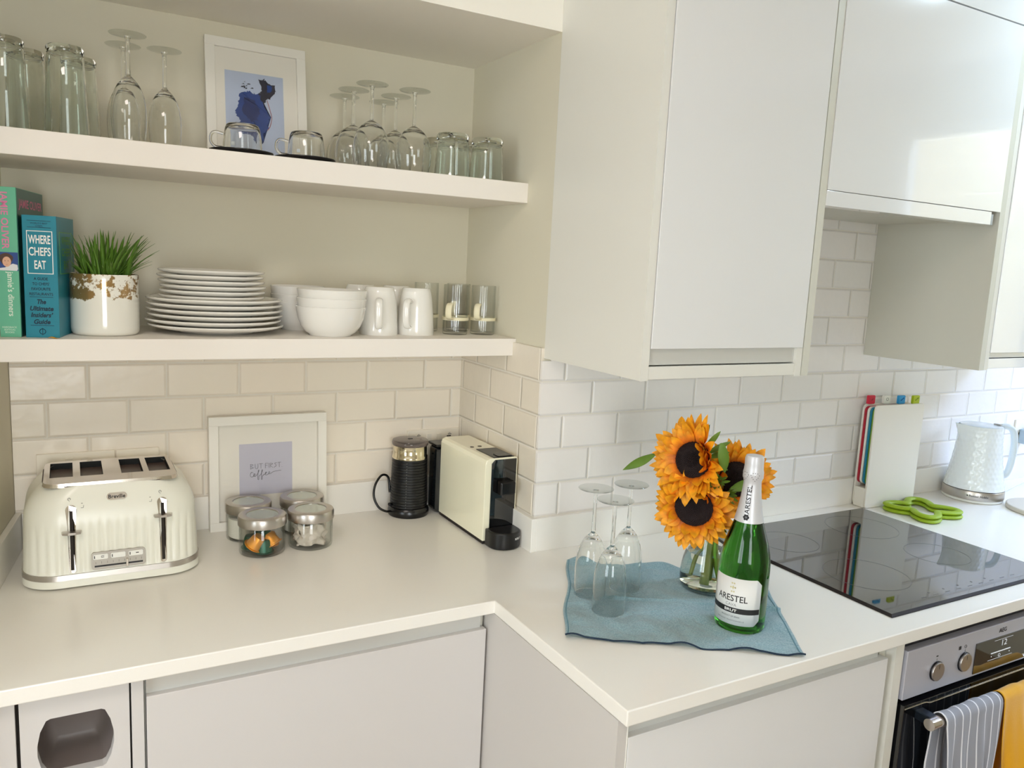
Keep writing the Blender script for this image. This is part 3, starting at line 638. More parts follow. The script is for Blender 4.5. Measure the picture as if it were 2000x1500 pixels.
def art_coffee(t, mb, y):
    bm = bmesh.new(); box(bm, .068, .190, y - .0002, y + .0004, .075, .198); obj('print', bm, P('lilac_print', (200, 199, 214), 0.75), t)
    bm = bmesh.new(); yy = y - .0006
    # hand lettered strokes, letter by letter
    def st(*pl, r=.00072):
        for p_ in pl:
            pts = [(a, yy, b_) for a, b_ in p_]; tube(bm, pts if len(pts) < 3 else bez(pts, 5), r, 5, flat=.4)
    x = .093; z = .138; h = .0115
    st([(x, z), (x, z + h)], [(x, z + h), (x + .006, z + h * .85), (x + .001, z + h * .52), (x + .007, z + h * .25), (x, z)]); x += .0105
    st([(x, z + h), (x + .0005, z + .002), (x + .004, z), (x + .0065, z + .003), (x + .0065, z + h)]); x += .009
    st([(x, z + h), (x + .009, z + h)], [(x + .0045, z + h), (x + .0045, z)]); x += .0145
    st([(x, z + h), (x, z)], [(x, z + h), (x + .0065, z + h)], [(x, z + h * .55), (x + .005, z + h * .6)]); x += .0085
    st([(x, z + h), (x, z)]); x += .003
    st([(x, z), (x, z + h)], [(x, z + h), (x + .006, z + h * .8), (x, z + h * .5), (x + .006, z)]); x += .009
    st([(x + .006, z + h), (x + .001, z + h * .85), (x + .005, z + h * .4), (x, z)]); x += .008
    st([(x, z + h), (x + .008, z + h)], [(x + .004, z + h), (x + .004, z)]); x += .010
    st([(x, z), (x + .0007, z + .0007)], r=.0008)
    z = .119
    st([(.0985, z + .010), (.0950, z + .011), (.0925, z + .006), (.0935, z + .001), (.0985, z + .001), (.1035, z + .006), (.1010, z + .0075), (.1000, z + .003), (.1035, z + .001), (.1085, z + .006), (.1125, z + .014), (.1110, z + .015), (.1100, z + .006), (.1095, z - .006), (.1115, z - .007), (.1125, z + .001), (.1165, z + .005), (.1205, z + .014), (.1190, z + .015), (.1180, z + .005), (.1175, z - .006), (.1195, z - .007), (.1205, z + .001), (.1260, z + .005), (.1300, z + .0085), (.1275, z + .009), (.1270, z + .003), (.1320, z + .003), (.1375, z + .008), (.1355, z + .010), (.1345, z + .005), (.1390, z + .005), (.1470, z + .0095), (.1640, z + .011)], r=.0008)
    obj('lettering', bm, ink, t)
frame('picture_frame', 'white box frame with a lilac hand lettered print leaning behind the glass jars', (-0.646, 0.363, W), 0.052, .270, .266, .022, .0205, .014, art_coffee)

# ------------------------------------------------------------------ books
def book(label, loc, rz, th, dep, h, cover, pages_m):
    t = thing('cookbook', label, 'book', loc, rz)
    bm = bmesh.new(); box(bm, 0, th, 0, .0025, 0, h); box(bm, 0, .0025, .0025, dep, 0, h); box(bm, th - .0025, th, .0025, dep, 0, h); edge(obj('cover', bm, cover, t), .0006)
    bm = bmesh.new(); box(bm, .0027, th - .0027, .0027, dep - .004, .003, h - .003); obj('pages', bm, pages_m, t)
    return t
pages = P('paper_pages', (232, 224, 204), 0.9)
bt = book('thick teal paperback with white capital title, between the mint book and potted grass', (-0.9825, 0.162, Lo), -0.205, .0535, .135, .2145, P('teal_cover', (14, 128, 150), 0.35, var=.06, vscale=40), pages)
bm = bmesh.new(); y = -.0004; Lx = (1, 0, 0); Uz = (0, 0, 1)
for s, z in (('WHERE', .1730), ('CHEFS', .1520), ('EAT', .1290)): put_text(bm, s, (.0265, y, z), height=.0150, width=.0345 if s != 'EAT' else .0180, bold=.018)
for b_ in ((.0065, .0470, .1130, .1142), (.0065, .0470, .1868, .1880), (.0065, .0077, .1142, .1868), (.0458, .0470, .1142, .1868)): box(bm, b_[0], b_[1], y - .0001, y + .0003, b_[2], b_[3])
obj('title_lettering', bm, whiteink, bt)
bm = bmesh.new()
for s, z, hh, ww in (('A GUIDE', .1045, .0050, .022), ('TO CHEFS\u2019', .0955, .0050, .027), ('FAVOURITE', .0865, .0050, .030), ('RESTAURANTS', .0775, .0050, .037)): put_text(bm, s, (.0265, y, z), height=hh, width=ww, bold=.012)
for s, z, ww in (('The', .0640, .014), ('Ultimate', .0520, .037), ('Insiders\u2019', .0405, .035), ('Guide', .0285, .026)): put_text(bm, s, (.0265, y, z), height=.0085, width=ww, bold=.03, shear=.25)
for z in (.2050, .1935, .0720, .0215): box(bm, .008, .045, y - .0001, y + .0002, z, z + .0007)
for z, s in ((.2010, 'WORLD\u2019S BEST'), (.1965, 'CHEFS')): put_text(bm, s, (.0265, y, z), height=.0028)
tube(bm, [(.0265 + .0048 * math.cos(k * PI / 8), y, .0110 + .0048 * math.sin(k * PI / 8)) for k in range(16)], .0005, 4, closed=True); box(bm, .0261, .0269, y - .0001, y + .0002, .0045, .0175)
obj('small_print', bm, P('dark_teal_ink', (16, 42, 62), 0.6), bt)
bm = bmesh.new(); xx = .0535 + .0003
for s, z in (('WHERE', .173), ('CHEFS', .152), ('EAT', .129)): put_text(bm, s, (xx, .068, z), x=(0, 1, 0), height=.0145, width=.07 if s != 'EAT' else .04, bold=.015)
for b_ in ((.02, .115, .1130, .1142), (.02, .115, .1868, .1880), (.02, .0215, .1142, .1868), (.1135, .115, .1142, .1868)): box(bm, xx - .0003, xx, b_[0], b_[1], b_[2], b_[3])
obj('cover_lettering', bm, P('lime_ink', (110, 170, 80), 0.5), bt)
bt = book('tall mint green hardback with pink capitals down its spine, against the wall', (-1.0215, 0.170, Lo), -0.190, .0325, .190, .2600, P('mint_cover', (102, 184, 150), 0.35, var=.04, vscale=30), pages)
bm = bmesh.new(); Dn = (0, 0, -1); Rt = (1, 0, 0)
put_text(bm, 'JAMIE OLIVER', (.0125, y, .2035), x=Dn, y=Rt, width=.100, height=.0145, bold=.02)
obj('author_lettering', bm, P('pink_ink', (226, 128, 170), 0.5), bt)
bm = bmesh.new(); put_text(bm, 'jamie\u2019s dinners', (.0180, y, .0760), x=Dn, y=Rt, width=.078, height=.0125, bold=.012); put_text(bm, 'HARDBACK', (.015, y, .0175), height=.003); put_text(bm, 'EDITION', (.015, y, .0130), height=.003); put_text(bm, 'BOOKS', (.015, y, .0085), height=.003)
obj('title_lettering', bm, P('pale_ink', (222, 236, 222), 0.5), bt)
bm = bmesh.new(); box(bm, .0002, .0322, -.0004, .0, .1165, .1485, 0)                       # small portrait photograph
prism(bm, [(.0002, .1167), (.0300, .1167), (.0318, .1200), (.0310, .1270), (.0240, .1290), (.0120, .1220), (.0002, .1200)], -.0008, -.0004, 'xz', 1)
prism(bm, [(.014 + .0105 * math.cos(a) * (1 + .12 * math.sin(3 * a)), .1365 + .0105 * math.sin(a)) for a in [k * PI / 10 for k in range(20)]], -.0010, -.0008, 'xz', 3)
prism(bm, [(.0150 + .0066 * math.cos(a), .1320 + .0088 * math.sin(a)) for a in [k * PI / 10 for k in range(20)]], -.0012, -.0010, 'xz', 2)
for a, b_, r_ in ((.0125, .1335, .0007), (.0172, .1335, .0007)): prism(bm, circ(r_, 8, a, b_), -.0013, -.0012, 'xz', 3)
prism(bm, [(.0130, .1278), (.0150, .1270), (.0170, .1278), (.0150, .1264)], -.0013, -.0012, 'xz', 4)
obj('portrait_photo', bm, [P('photo_blue', (36, 70, 140), .5), P('photo_white', (226, 226, 228), .5), P('photo_skin', (226, 176, 146), .5), P('photo_hair', (78, 50, 38), .5), P('photo_lip', (190, 90, 84), .5)], bt)
bm = bmesh.new(); box(bm, .0325, .0330, .0030, .1880, .0010, .2590); obj('front_cover', bm, P('dark_green_cover', (20, 92, 86), 0.3, var=.25, vscale=25), bt)
bm = bmesh.new(); put_text(bm, 'JAMIE OLIVER', (.0333, .0950, .2320), x=(0, 1, 0), width=.165, height=.0200, bold=.02); obj('cover_lettering', bm, P('pink_ink', (0, 0, 0)), bt)

# ------------------------------------------------------------------ potted grass
t = thing('potted_grass', 'artificial grass in a white pot with a flaked gold band, beside the teal book', 'plant', (-0.853, 0.232, Lo))
pot_m = P('gold_flaked_pot', (238, 236, 226), 0.12, coat=0.8)
nt = pot_m.node_tree; b = nt.nodes['Principled BSDF']; tc = nt.nodes.new('ShaderNodeTexCoord'); sp = nt.nodes.new('ShaderNodeSeparateXYZ'); nt.links.new(tc.outputs['Object'], sp.inputs[0])
no = nt.nodes.new('ShaderNodeTexNoise'); no.inputs['Scale'].default_value = 34; no.inputs['Detail'].default_value = 7; no.inputs['Roughness'].default_value = .7; nt.links.new(tc.outputs['Object'], no.inputs['Vector'])
mr = nt.nodes.new('ShaderNodeMapRange'); mr.inputs['From Min'].default_value = .050; mr.inputs['From Max'].default_value = .072; mr.inputs['To Min'].default_value = -.35; mr.inputs['To Max'].default_value = .07; nt.links.new(sp.outputs['Z'], mr.inputs[0])
ad = nt.nodes.new('ShaderNodeMath'); nt.links.new(no.outputs['Fac'], ad.inputs[0]); nt.links.new(mr.outputs[0], ad.inputs[1])
gt = nt.nodes.new('ShaderNodeMapRange'); gt.inputs['From Min'].default_value = .545; gt.inputs['From Max'].default_value = .575; nt.links.new(ad.outputs[0], gt.inputs[0])
mx = nt.nodes.new('ShaderNodeMix'); mx.data_type = 'RGBA'; mx.inputs[6].default_value = (*lin((238, 236, 226)), 1); mx.inputs[7].default_value = (*lin((168, 134, 82)), 1); nt.links.new(gt.outputs[0], mx.inputs[0]); nt.links.new(mx.outputs[2], b.inputs['Base Color'])
m2 = nt.nodes.new('ShaderNodeMath'); m2.operation = 'MULTIPLY'; m2.inputs[1].default_value = .55; nt.links.new(gt.outputs[0], m2.inputs[0]); nt.links.new(m2.outputs[0], b.inputs['Metallic'])
bm = bmesh.new(); lathe(bm, [(0, 0), (.052, 0), (.0565, .0015), (.0592, .006), (.0600, .014), (.0600, .112), (.0594, .1150), (.0580, .1150), (.0572, .112), (.0570, .100), (0, .100)], 72); obj('pot', bm, pot_m, t)
gm = P('grass_blade', (84, 122, 36), 0.45, var=.4, vscale=60)
bm = bmesh.new(); rnd = random.Random(21)
for k in range(125):
    a = rnd.uniform(0, 2 * PI); rad = .046 * math.sqrt(rnd.random()); lean = rnd.uniform(.0, .030) + rad * .80; L_ = rnd.uniform(.052, .128) - lean * .45; wd = rnd.uniform(.0030, .0056)
    if rnd.random() < .12: lean += .03; L_ *= .8
    if math.cos(a) < -.2: lean = min(lean, .022)
    bx, by = rad * math.cos(a), rad * math.sin(a); da = a + rnd.uniform(-.5, .5); px, py = -math.sin(da + rnd.uniform(-1, 1)), math.cos(da + rnd.uniform(-1, 1)); pv = None
    n = 7
    for j in range(n + 1):
        s = j / n; cx = bx + math.cos(da) * lean * s ** 1.7; cy = by + math.sin(da) * lean * s ** 1.7; cz = .100 + L_ * s * (1 - .12 * s); ww = wd * (1 - s) ** .6 * (.6 + s * 1.2 if s < .4 else 1.08) + .0001
        q = [bm.verts.new((cx - px * ww, cy - py * ww, cz)), bm.verts.new((cx + math.cos(da) * ww * .35, cy + math.sin(da) * ww * .35, cz)), bm.verts.new((cx + px * ww, cy + py * ww, cz))]
        if pv:
            for i in (0, 1): f = bm.faces.new([pv[i], pv[i + 1], q[i + 1], q[i]]); f.smooth = True
        pv = q
o = obj('grass', bm, gm, t, fix=False); s_ = o.modifiers.new('thickness', 'SOLIDIFY'); s_.thickness = .0004
bm = bmesh.new(); pts = bez([(0, 0, .001), (.005, -.003, .0022), (.012, -.010, .0008), (.018, -.0185, .0022)], 5)
tube(bm, pts, [.0006 + .0032 * math.sin(PI * min(1, (k + 1) / len(pts))) * (1 - .55 * k / len(pts)) for k in range(len(pts))], 8, flat=.25)
o = tag(obj('fallen_petal', bm, P('dry_petal', (222, 160, 30), 0.7)), 'small dried yellow petal on the lower shelf edge under the teal book', 'petal'); o.location = (-0.948, 0.147, Lo)

# ------------------------------------------------------------------ plates, bowls, mugs
def plate_mesh(name, r, h):
    bm = bmesh.new(); lathe(bm, [(0, .003), (r * .50, .003), (r * .52, 0), (r * .56, 0), (r * .60, .0035), (r * .80, h * .40), (r * .985, h - .0046), (r, h - .0024), (r * .998, h - .0006), (r * .988, h), (r * .955, h - .0010), (r * .80, h * .64), (r * .62, .0070), (0, .0060)], 72)
    return obj(name, bm, china)
words = ['bottom', 'second', 'third', 'fourth', 'fifth', 'top']
zb = Lo + .0005; big = None
rnd = random.Random(2)
for k in range(6):
    z = zb + .0108 * k; lb = f'large white dinner plate, {words[k]} of six in the lower half of the stack' if k not in (0, 5) else ('large white dinner plate at the very bottom of the plate stack' if k == 0 else 'large white dinner plate directly under the small plates')
    x, y_ = -.646 + rnd.uniform(-.003, .003), .2715 + rnd.uniform(-.001, .001)
    if k == 0: big = plate_mesh('dinner_plate', .1345, .0185); tag(big, lb, 'plate', 'large white plates in the stack'); big.location = (x, y_, z)
    else: dup(big, (x, y_, z), lb)
for k in range(6):
    z = zb + .0108 * 5 + .0068 + .0103 * k; lb = f'small white side plate, {words[k]} of the six small plates in the stack' if k != 5 else 'small white side plate on the very top of the plate stack'
    x, y_ = -.652 + rnd.uniform(-.003, .003), .270 + rnd.uniform(-.002, .002)
    if k == 0: sm = plate_mesh('side_plate', .1045, .0165); tag(sm, lb, 'plate', 'small white plates in the stack'); sm.location = (x, y_, z)
    else: dup(sm, (x, y_, z), lb)
def bowl_mesh(r, h):
    o_ = [(0, .002), (r * .54, .002), (r * .55, 0), (r * .60, 0), (r * .62, .003), (r * .74, h * .14), (r * .86, h * .34), (r * .94, h * .58), (r * .985, h * .85), (r, h - .0010), (r - .0012, h)]
    i_ = [(r - .0022, h - .001), (r * .94, h * .82), (r * .88, h * .55), (r * .78, h * .32), (r * .62, h * .16), (r * .4, h * .10), (0, h * .09)]
    bm = bmesh.new(); lathe(bm, o_ + i_, 64); return obj('bowl', bm, china)
bs = None
for k, wd in enumerate(('bottom', 'middle', 'top')):
    lb = f'white bowl, {wd} one of the front stack of three'
    if k == 0: bs = bowl_mesh(.0745, .063); tag(bs, lb, 'bowl', 'white bowls in the front stack'); bs.location = (-.419, .208, Lo + .0003)
    else: dup(bs, (-.419 + .001 * k, .208, Lo + .0003 + .0180 * k), lb)
for k, wd in enumerate(('bottom', 'middle', 'top')):
    lb = f'white bowl, {wd} one of the shaded stack behind, next to the plates'
    if k == 0: b2 = bowl_mesh(.0605, .063); tag(b2, lb, 'bowl', 'white bowls in the rear stack'); b2.location = (-.456, .3455, Lo + .0003)
    else: dup(b2, (-.456, .3455, Lo + .0003 + .0180 * k), lb)
def make_mug(label, loc, rz):
    t = thing('white_mug', label, 'mug', loc, rz, 'tapered white mugs upside down')
    o_ = [(.0425, 0), (.0428, .002), (.0422, .020), (.0405, .050), (.0375, .080), (.0345, .097), (.0320, .105), (.0300, .1068)]
    bm = bmesh.new(); lathe(bm, cup_profile(o_, .0035, .006, .1068), 56); obj('mug_body', bm, china, t)
    bm = bmesh.new(); pts = bez([(0, -.0385, .0760), (0, -.0500, .0800), (0, -.0600, .0720), (0, -.0625, .0520), (0, -.0600, .0310), (0, -.0520, .0200), (0, -.0405, .0190)], 8)
    tube(bm, pts, .0078, 14, flat=.55); obj('handle', bm, china, t); return t
mg = make_mug('white mug upside down with its handle facing forward, next to the front bowls', (-.3000, .2350, Lo), -.35)
dup(mg, (-.2110, .2350, Lo), 'white mug upside down with its handle turned aside, next to the glass mugs', rz=-.75)
dup(mg, (-.3080, .3450, Lo), 'white mug upside down, hidden behind the mug beside the bowls', rz=2.4)
dup(mg, (-.2180, .3450, Lo), 'white mug upside down, hidden behind the mug beside the glass mugs', rz=2.0)
def make_gmug(label, loc, rz):
    t = thing('glass_mug', label, 'mug', loc, rz, 'straight glass mugs with cream clip-on handles')
    bm = bmesh.new(); lathe(bm, [(0, 0.0), (.0275, 0), (.0292, .0015), (.0296, .004), (.0296, .116), (.0290, .1175), (.0280, .1170), (.0276, .114), (.0276, .006), (0, .006)], 48); obj('glass_cup', bm, thin_glass, t)
    bm = bmesh.new(); lathe(bm, [(.0299, .034), (.0318, .034), (.0318, .041), (.0299, .041), (.0299, .034)], 48); h_ = obj('clip_ring', bm, cream_pl, t)
    bm = bmesh.new(); pts = bez([(.0300, 0, .0380), (.0400, 0, .0385), (.0480, 0, .0440), (.0505, 0, .0560), (.0470, 0, .0680), (.0400, 0, .0730), (.0330, 0, .0720)], 8); tube(bm, pts, .0075, 12, flat=.35); obj('handle', bm, cream_pl, t)
    return t
gmg = make_gmug('glass mug with a cream handle at the front, next to the white mugs', (-.1080, .2380, Lo), -2.35)
dup(gmg, (-.0345, .2380, Lo), 'glass mug with a cream handle at the front, nearest the side wall', rz=-2.35)
dup(gmg, (-.1450, .3300, Lo), 'glass mug with a cream handle at the back, behind the white mugs', rz=-2.3)
dup(gmg, (-.0560, .3350, Lo), 'glass mug with a cream handle at the back, in the alcove corner', rz=-2.3)

# ------------------------------------------------------------------ sockets
def socket(label, x0, w_, yf, z0, n_sock, rockers, cat='socket', indic=False):
    t = thing('wall_socket', label, cat, (x0, yf, z0))
    bm = bmesh.new(); rbox(bm, 0, w_, -.006, 0, 0, .086, .0015); obj('faceplate', bm, P('socket_plate', (242, 234, 218), .35), t)
    for cx in rockers:
        bm = bmesh.new(); rbox(bm, cx - .0065, cx + .0065, -.0085, -.0058, .052, .074, .0008); obj('rocker_switch', bm, P('socket_rocker', (232, 226, 212), .3), t)
    bm = bmesh.new()
    for cx in [w_ * (k + .5) / n_sock + (-.012 if k == 0 else .012) for k in range(n_sock)] if n_sock > 1 else ([w_ / 2] if n_sock else []):
        box(bm, cx - .002, cx + .002, -.0062, -.0058, .034, .042); box(bm, cx - .0135, cx - .0075, -.0062, -.0058, .018, .022); box(bm, cx + .0075, cx + .0135, -.0062, -.0058, .018, .022)
    if indic:
        for cx in (.030, .118):
            box(bm, cx - .007, cx + .005, -.0063, -.0059, .064, .067); box(bm, cx - .004, cx + .006, -.0063, -.0059, .070, .0715); box(bm, cx - .002, cx + .003, -.0063, -.0059, .0735, .0745); box(bm, cx - .008, cx + .006, -.0063, -.0059, .060, .0625)
    if n_sock: obj('pin_slots', bm, gap, t)
    else: bm.free()
    return t
socket('double wall socket plate on the tiles behind the toaster', -.983, .147, D - .008, 1.0242, 2, (.060, .089))
socket('plain blank wall plate on the tiles behind the toaster', -.8335, .086, D - .008, 1.0242, 0, ())
socket('double wall socket on the tiles behind the milk frother and coffee machine', -.1560, .147, D - .008, 1.0272, 2, (.060, .089), indic=True)
st_ = socket('double wall socket with a grey plug, on the tiles beyond the kettle', 1.885, .147, -.008, 1.030, 2, (.060, .089))

# ------------------------------------------------------------------ toaster
t = thing('toaster', 'cream four-slice toaster with ribbed front and chrome slot plate', 'toaster', (-0.8500, 0.2660, W))
def tsec(z):
    """half width, half depth, corner radius of the toaster at height z"""
    if z < .115: k = 0
    else: k = (z - .115) / (.188 - .115)
    a = .1555 - .004 * (z / .115 if z < .115 else 1) - .036 * (k ** 2.6); d_ = .1320 - .012 * (z / .115 if z < .115 else 1) - .024 * k ** 1.5
    return a, d_
def loop_pts(a, d_, r, n):
    """n points round a rounded rectangle, evenly spaced, starting mid right side."""
    segs = []; L1, L2, La = 2 * (d_ - r), 2 * (a - r), PI / 2 * r; per = 2 * (L1 + L2) + 4 * La; out = []
    for k in range(n):
        s = per * k / n
        x, y = a, -(d_ - r)
        parts = [(L1, 'l', (a, -(d_ - r)), (0, 1)), (La, 'a', (a - r, d_ - r), 0), (L2, 'l', (a - r, d_), (-1, 0)), (La, 'a', (-(a - r), d_ - r), PI / 2), (L1, 'l', (-a, d_ - r), (0, -1)), (La, 'a', (-(a - r), -(d_ - r)), PI), (L2, 'l', (-(a - r), -d_), (1, 0)), (La, 'a', (a - r, -(d_ - r)), 1.5 * PI)]
        for L_, kind, c, e in parts:
            if s <= L_ or (L_, kind, c, e) == parts[-1]:
                if kind == 'l': out.append(((c[0] + e[0] * s, c[1] + e[1] * s), (e[1], -e[0])))
                else: ang = e + s / r; out.append(((c[0] + r * math.cos(ang), c[1] + r * math.sin(ang)), (math.cos(ang), math.sin(ang))))
                break
            s -= L_
    return out
N = 480
def band(bm, zs, off=0.0, rib=False, cap0=False, cap1=False, rr=.062, zlift=0):
    prev = None
    for z in zs:
        a, d_ = tsec(z); ring = []
        for (px, py), (nx, ny) in loop_pts(a + off, d_ + off, rr + off, N):
            q = 0
            if rib and z < .125 and abs(ny) > .5 and abs(px) < .150:
                f_ = min(1, (.125 - z) / .035, (z - .026) / .01, (.150 - abs(px)) / .02); q = -.0026 * f_ * (1 - abs(math.cos(px * PI / .0155))) ** 1.0
            ring.append(bm.verts.new((px + nx * q, py + ny * q, z + zlift)))
        if prev:
            for k in range(N): f = bm.faces.new([prev[k], prev[(k + 1) % N], ring[(k + 1) % N], ring[k]]); f.smooth = True
        elif cap0: bm.faces.new(list(reversed(ring)))
        prev = ring
    if cap1: bm.faces.new(prev)
bm = bmesh.new(); band(bm, [.004, .006, .016, .0175], off=.001, cap0=True, cap1=True); obj('base', bm, enamel, t)
bm = bmesh.new()
for a, d_ in ((-.11, -.09), (.11, -.09), (-.11, .09), (.11, .09)): prism(bm, circ(.008, 16, a, d_), 0, .0045)
obj('foot', bm, black, t)
bm = bmesh.new(); band(bm, [.0176, .018, .0275, .0278], off=.0018, cap0=True, cap1=True); obj('chrome_band', bm, brushed, t)
bm = bmesh.new(); band(bm, [.028, .029, .032, .036, .05, .065, .08, .09, .1, .11, .118, .126, .134, .142, .150, .158, .166, .173, .179, .184, .187, .1885], rib=True); body = obj('body', bm, enamel, t, fix=True)
def rectloop(bm, a, d_, r, z, n=96): return [bm.verts.new((p[0], p[1], z)) for p, _ in loop_pts(a, d_, r, n)]
bm = bmesh.new()                                                     # dark recess round the plate
L1 = rectloop(bm, .1190, .0955, .052, .1882); L2 = rectloop(bm, .1150, .0915, .045, .1840); L3 = rectloop(bm, .1120, .0885, .030, .1800)
for A, B in ((L1, L2), (L2, L3)):
    for k in range(96): bm.faces.new([A[k], A[(k + 1) % 96], B[(k + 1) % 96], B[k]])
bm.faces.new(L3); obj('recess', bm, P('toaster_recess', (84, 68, 60), .4), t)
slots = [(-.1065, -.0670), (-.0540, -.0145), (.0180, .0575), (.0680, .1075)]
bm = bmesh.new(); zt0, zt1 = .1855, .1925; ys = (-.037, .099 - .004)
plate_out = [p for p, _ in loop_pts(.1165, .0900, .022, 64)]
es = []; ov = [bm.verts.new((p[0], p[1], zt1)) for p in plate_out]; edges_ = [bm.edges.new((ov[k], ov[(k + 1) % 64])) for k in range(64)]
sy0, sy1 = -.040, .074
for a, b_ in slots:
    q = [bm.verts.new(p) for p in ((a, sy0, zt1), (b_, sy0, zt1), (b_, sy1, zt1), (a, sy1, zt1))]; edges_ += [bm.edges.new((q[k], q[(k + 1) % 4])) for k in range(4)]
bmesh.ops.triangle_fill(bm, use_beauty=True, use_dissolve=False, edges=edges_)
lo_ = [bm.verts.new((p[0] * 1.015, p[1] * 1.02, zt0)) for p in plate_out]
for k in range(64): bm.faces.new([ov[k], lo_[k], lo_[(k + 1) % 64], ov[(k + 1) % 64]])
sharp(obj('slot_plate', bm, chrome, t), 30)
for a, b_ in slots:
    bm = bmesh.new()
    v = [bm.verts.new(p) for p in ((a, sy0, zt1), (b_, sy0, zt1), (b_, sy1, zt1), (a, sy1, zt1), (a + .001, sy0 + .001, .06), (b_ - .001, sy0 + .001, .06), (b_ - .001, sy1 - .001, .06), (a + .001, sy1 - .001, .06))]
    for q in ((0, 1, 5, 4), (1, 2, 6, 5), (2, 3, 7, 6), (3, 0, 4, 7), (4, 5, 6, 7)): bm.faces.new([v[i] for i in q])
    for zz in (.165, .145): tube(bm, [(a, sy0 + .004, zz), (a, sy1 - .004, zz)], .0008, 6); tube(bm, [(b_, sy0 + .004, zz), (b_, sy1 - .004, zz)], .0008, 6)
    obj('bread_slot', bm, P('slot_dark', (24, 26, 24), .5, metal=.4), t, fix=False)
def yf(z): return -tsec(z)[1]
def face_map(bm, off):
    for v in bm.verts: v.co.y = yf(v.co.z) + v.co.y - off
for lx, lz in ((-.0720, .108), (.0845, .124)):
    pl = [(lx + .0085 * math.cos(a) * (1 if math.sin(a) < 0 else 1.1), .148 + .0085 * math.sin(a)) for a in [k * PI / 8 for k in range(9)]] + [(lx - .0068, .12), (lx - .006, .09), (lx - .0056, .06)] + [(lx + .0055 * math.cos(a), .036 + .0055 * math.sin(a)) for a in [PI + k * PI / 8 for k in range(9)]] + [(lx + .0056, .06), (lx + .006, .09), (lx + .0068, .12)]
    bm = bmesh.new(); prism(bm, pl, -.0018, .004, 'xz'); face_map(bm, 0.0); ch = obj('lever_track', bm, chrome, t)
    bm = bmesh.new(); n_ = 10
    for k in range(n_):
        z0_, z1_ = .036 + (.146 - .036) * k / n_, .036 + (.146 - .036) * (k + 1) / n_; box(bm, lx - .0028, lx + .0028, -.0006, .0005, z0_, z1_)
    face_map(bm, .0018); bmesh.ops.remove_doubles(bm, verts=bm.verts, dist=1e-5); obj('slit', bm, gap, ch)
    bm = bmesh.new(); prism(bm, [(lx - .017, -.004), (lx - .015, -.0125), (lx - .006, -.016), (lx + .006, -.016), (lx + .015, -.0125), (lx + .017, -.004), (lx + .004, -.002), (lx - .004, -.002)], lz - .0022, lz + .0026); 
    for v in bm.verts: v.co.y += yf(lz) - .001
    edge(obj('lever', bm, brushed, t), .0008)
bm = bmesh.new(); prism(bm, rrect(.0350, .0125, .0062, 6, .0055, .1655), -.0014, .003, 'xz'); face_map(bm, 0.0002); bd = obj('badge', bm, chrome, t)
bm = bmesh.new(); q = bmesh.new(); put_text(q, 'Breville', (.0055, -.0017, .1655), height=.0068, width=.029, bold=.02); face_map(q, .0002); merge(bm, q); obj('lettering', bm, ink, bd)
bm = bmesh.new(); prism(bm, rrect(.0930, .0330, .006, 5, .0055, .0480), -.0030, .003, 'xz'); face_map(bm, 0); cp = obj('control_panel', bm, P('toaster_panel', (166, 160, 150), .45, metal=.6), t)
for k, cx in enumerate((-.0255, .0045, .0350)):
    bm = bmesh.new(); prism(bm, rrect(.0250, .0095, .002, 3, cx, .0560), -.0045, -.0030, 'xz'); face_map(bm, 0); bt_ = obj('button', bm, white_pl, cp)
    bm = bmesh.new(); box(bm, cx - .0110, cx - .0095, -.0049, -.0045, .0535, .0585); 
    if k == 0: box(bm, cx + .001, cx + .006, -.0049, -.0045, .0570, .0578); box(bm, cx + .001, cx + .006, -.0049, -.0045, .0545, .0552); box(bm, cx + .001, cx + .0016, -.0049, -.0045, .0545, .0575)
    if k == 2: box(bm, cx + .000, cx + .005, -.0049, -.0045, .0555, .0570)
    face_map(bm, 0); obj('button_mark', bm, ink, bt_)
bm = bmesh.new(); box(bm, -.0360, .0470, -.0034, -.0029, .0365, .0395)
for k in range(9): box(bm, -.034 + k * .0098, -.0336 + k * .0098, -.0034, -.0029, .0425, .0465)
face_map(bm, 0); obj('browning_scale', bm, ink, cp)
bm = bmesh.new(); rbox(bm, .0175, .0215, -.0085, -.0030, .0335, .0480, .0006); face_map(bm, 0); obj('browning_slider', bm, chrome, cp)
bm = bmesh.new()
def tinybell(cx, cz): tube(bm, [(cx + .0022 * math.cos(a), 0, cz + .0022 * math.sin(a)) for a in [k * PI / 5 - .5 for k in range(9)]], .00035, 4); box(bm, cx - .0003, cx + .0003, -.0002, .0001, cz - .004, cz - .0028)
tinybell(-.0745, .1665); tinybell(.0815, .1665)
for cx in (-.0535, .0635):
    tube(bm, [(cx - .002, 0, .150), (cx + .002, 0, .150), (cx + .0025, 0, .154)], .00035, 4); box(bm, cx - .0015, cx + .0012, -.0002, .0001, .1575, .1582)
face_map(bm, .0004); obj('icon_print', bm, ink, t)

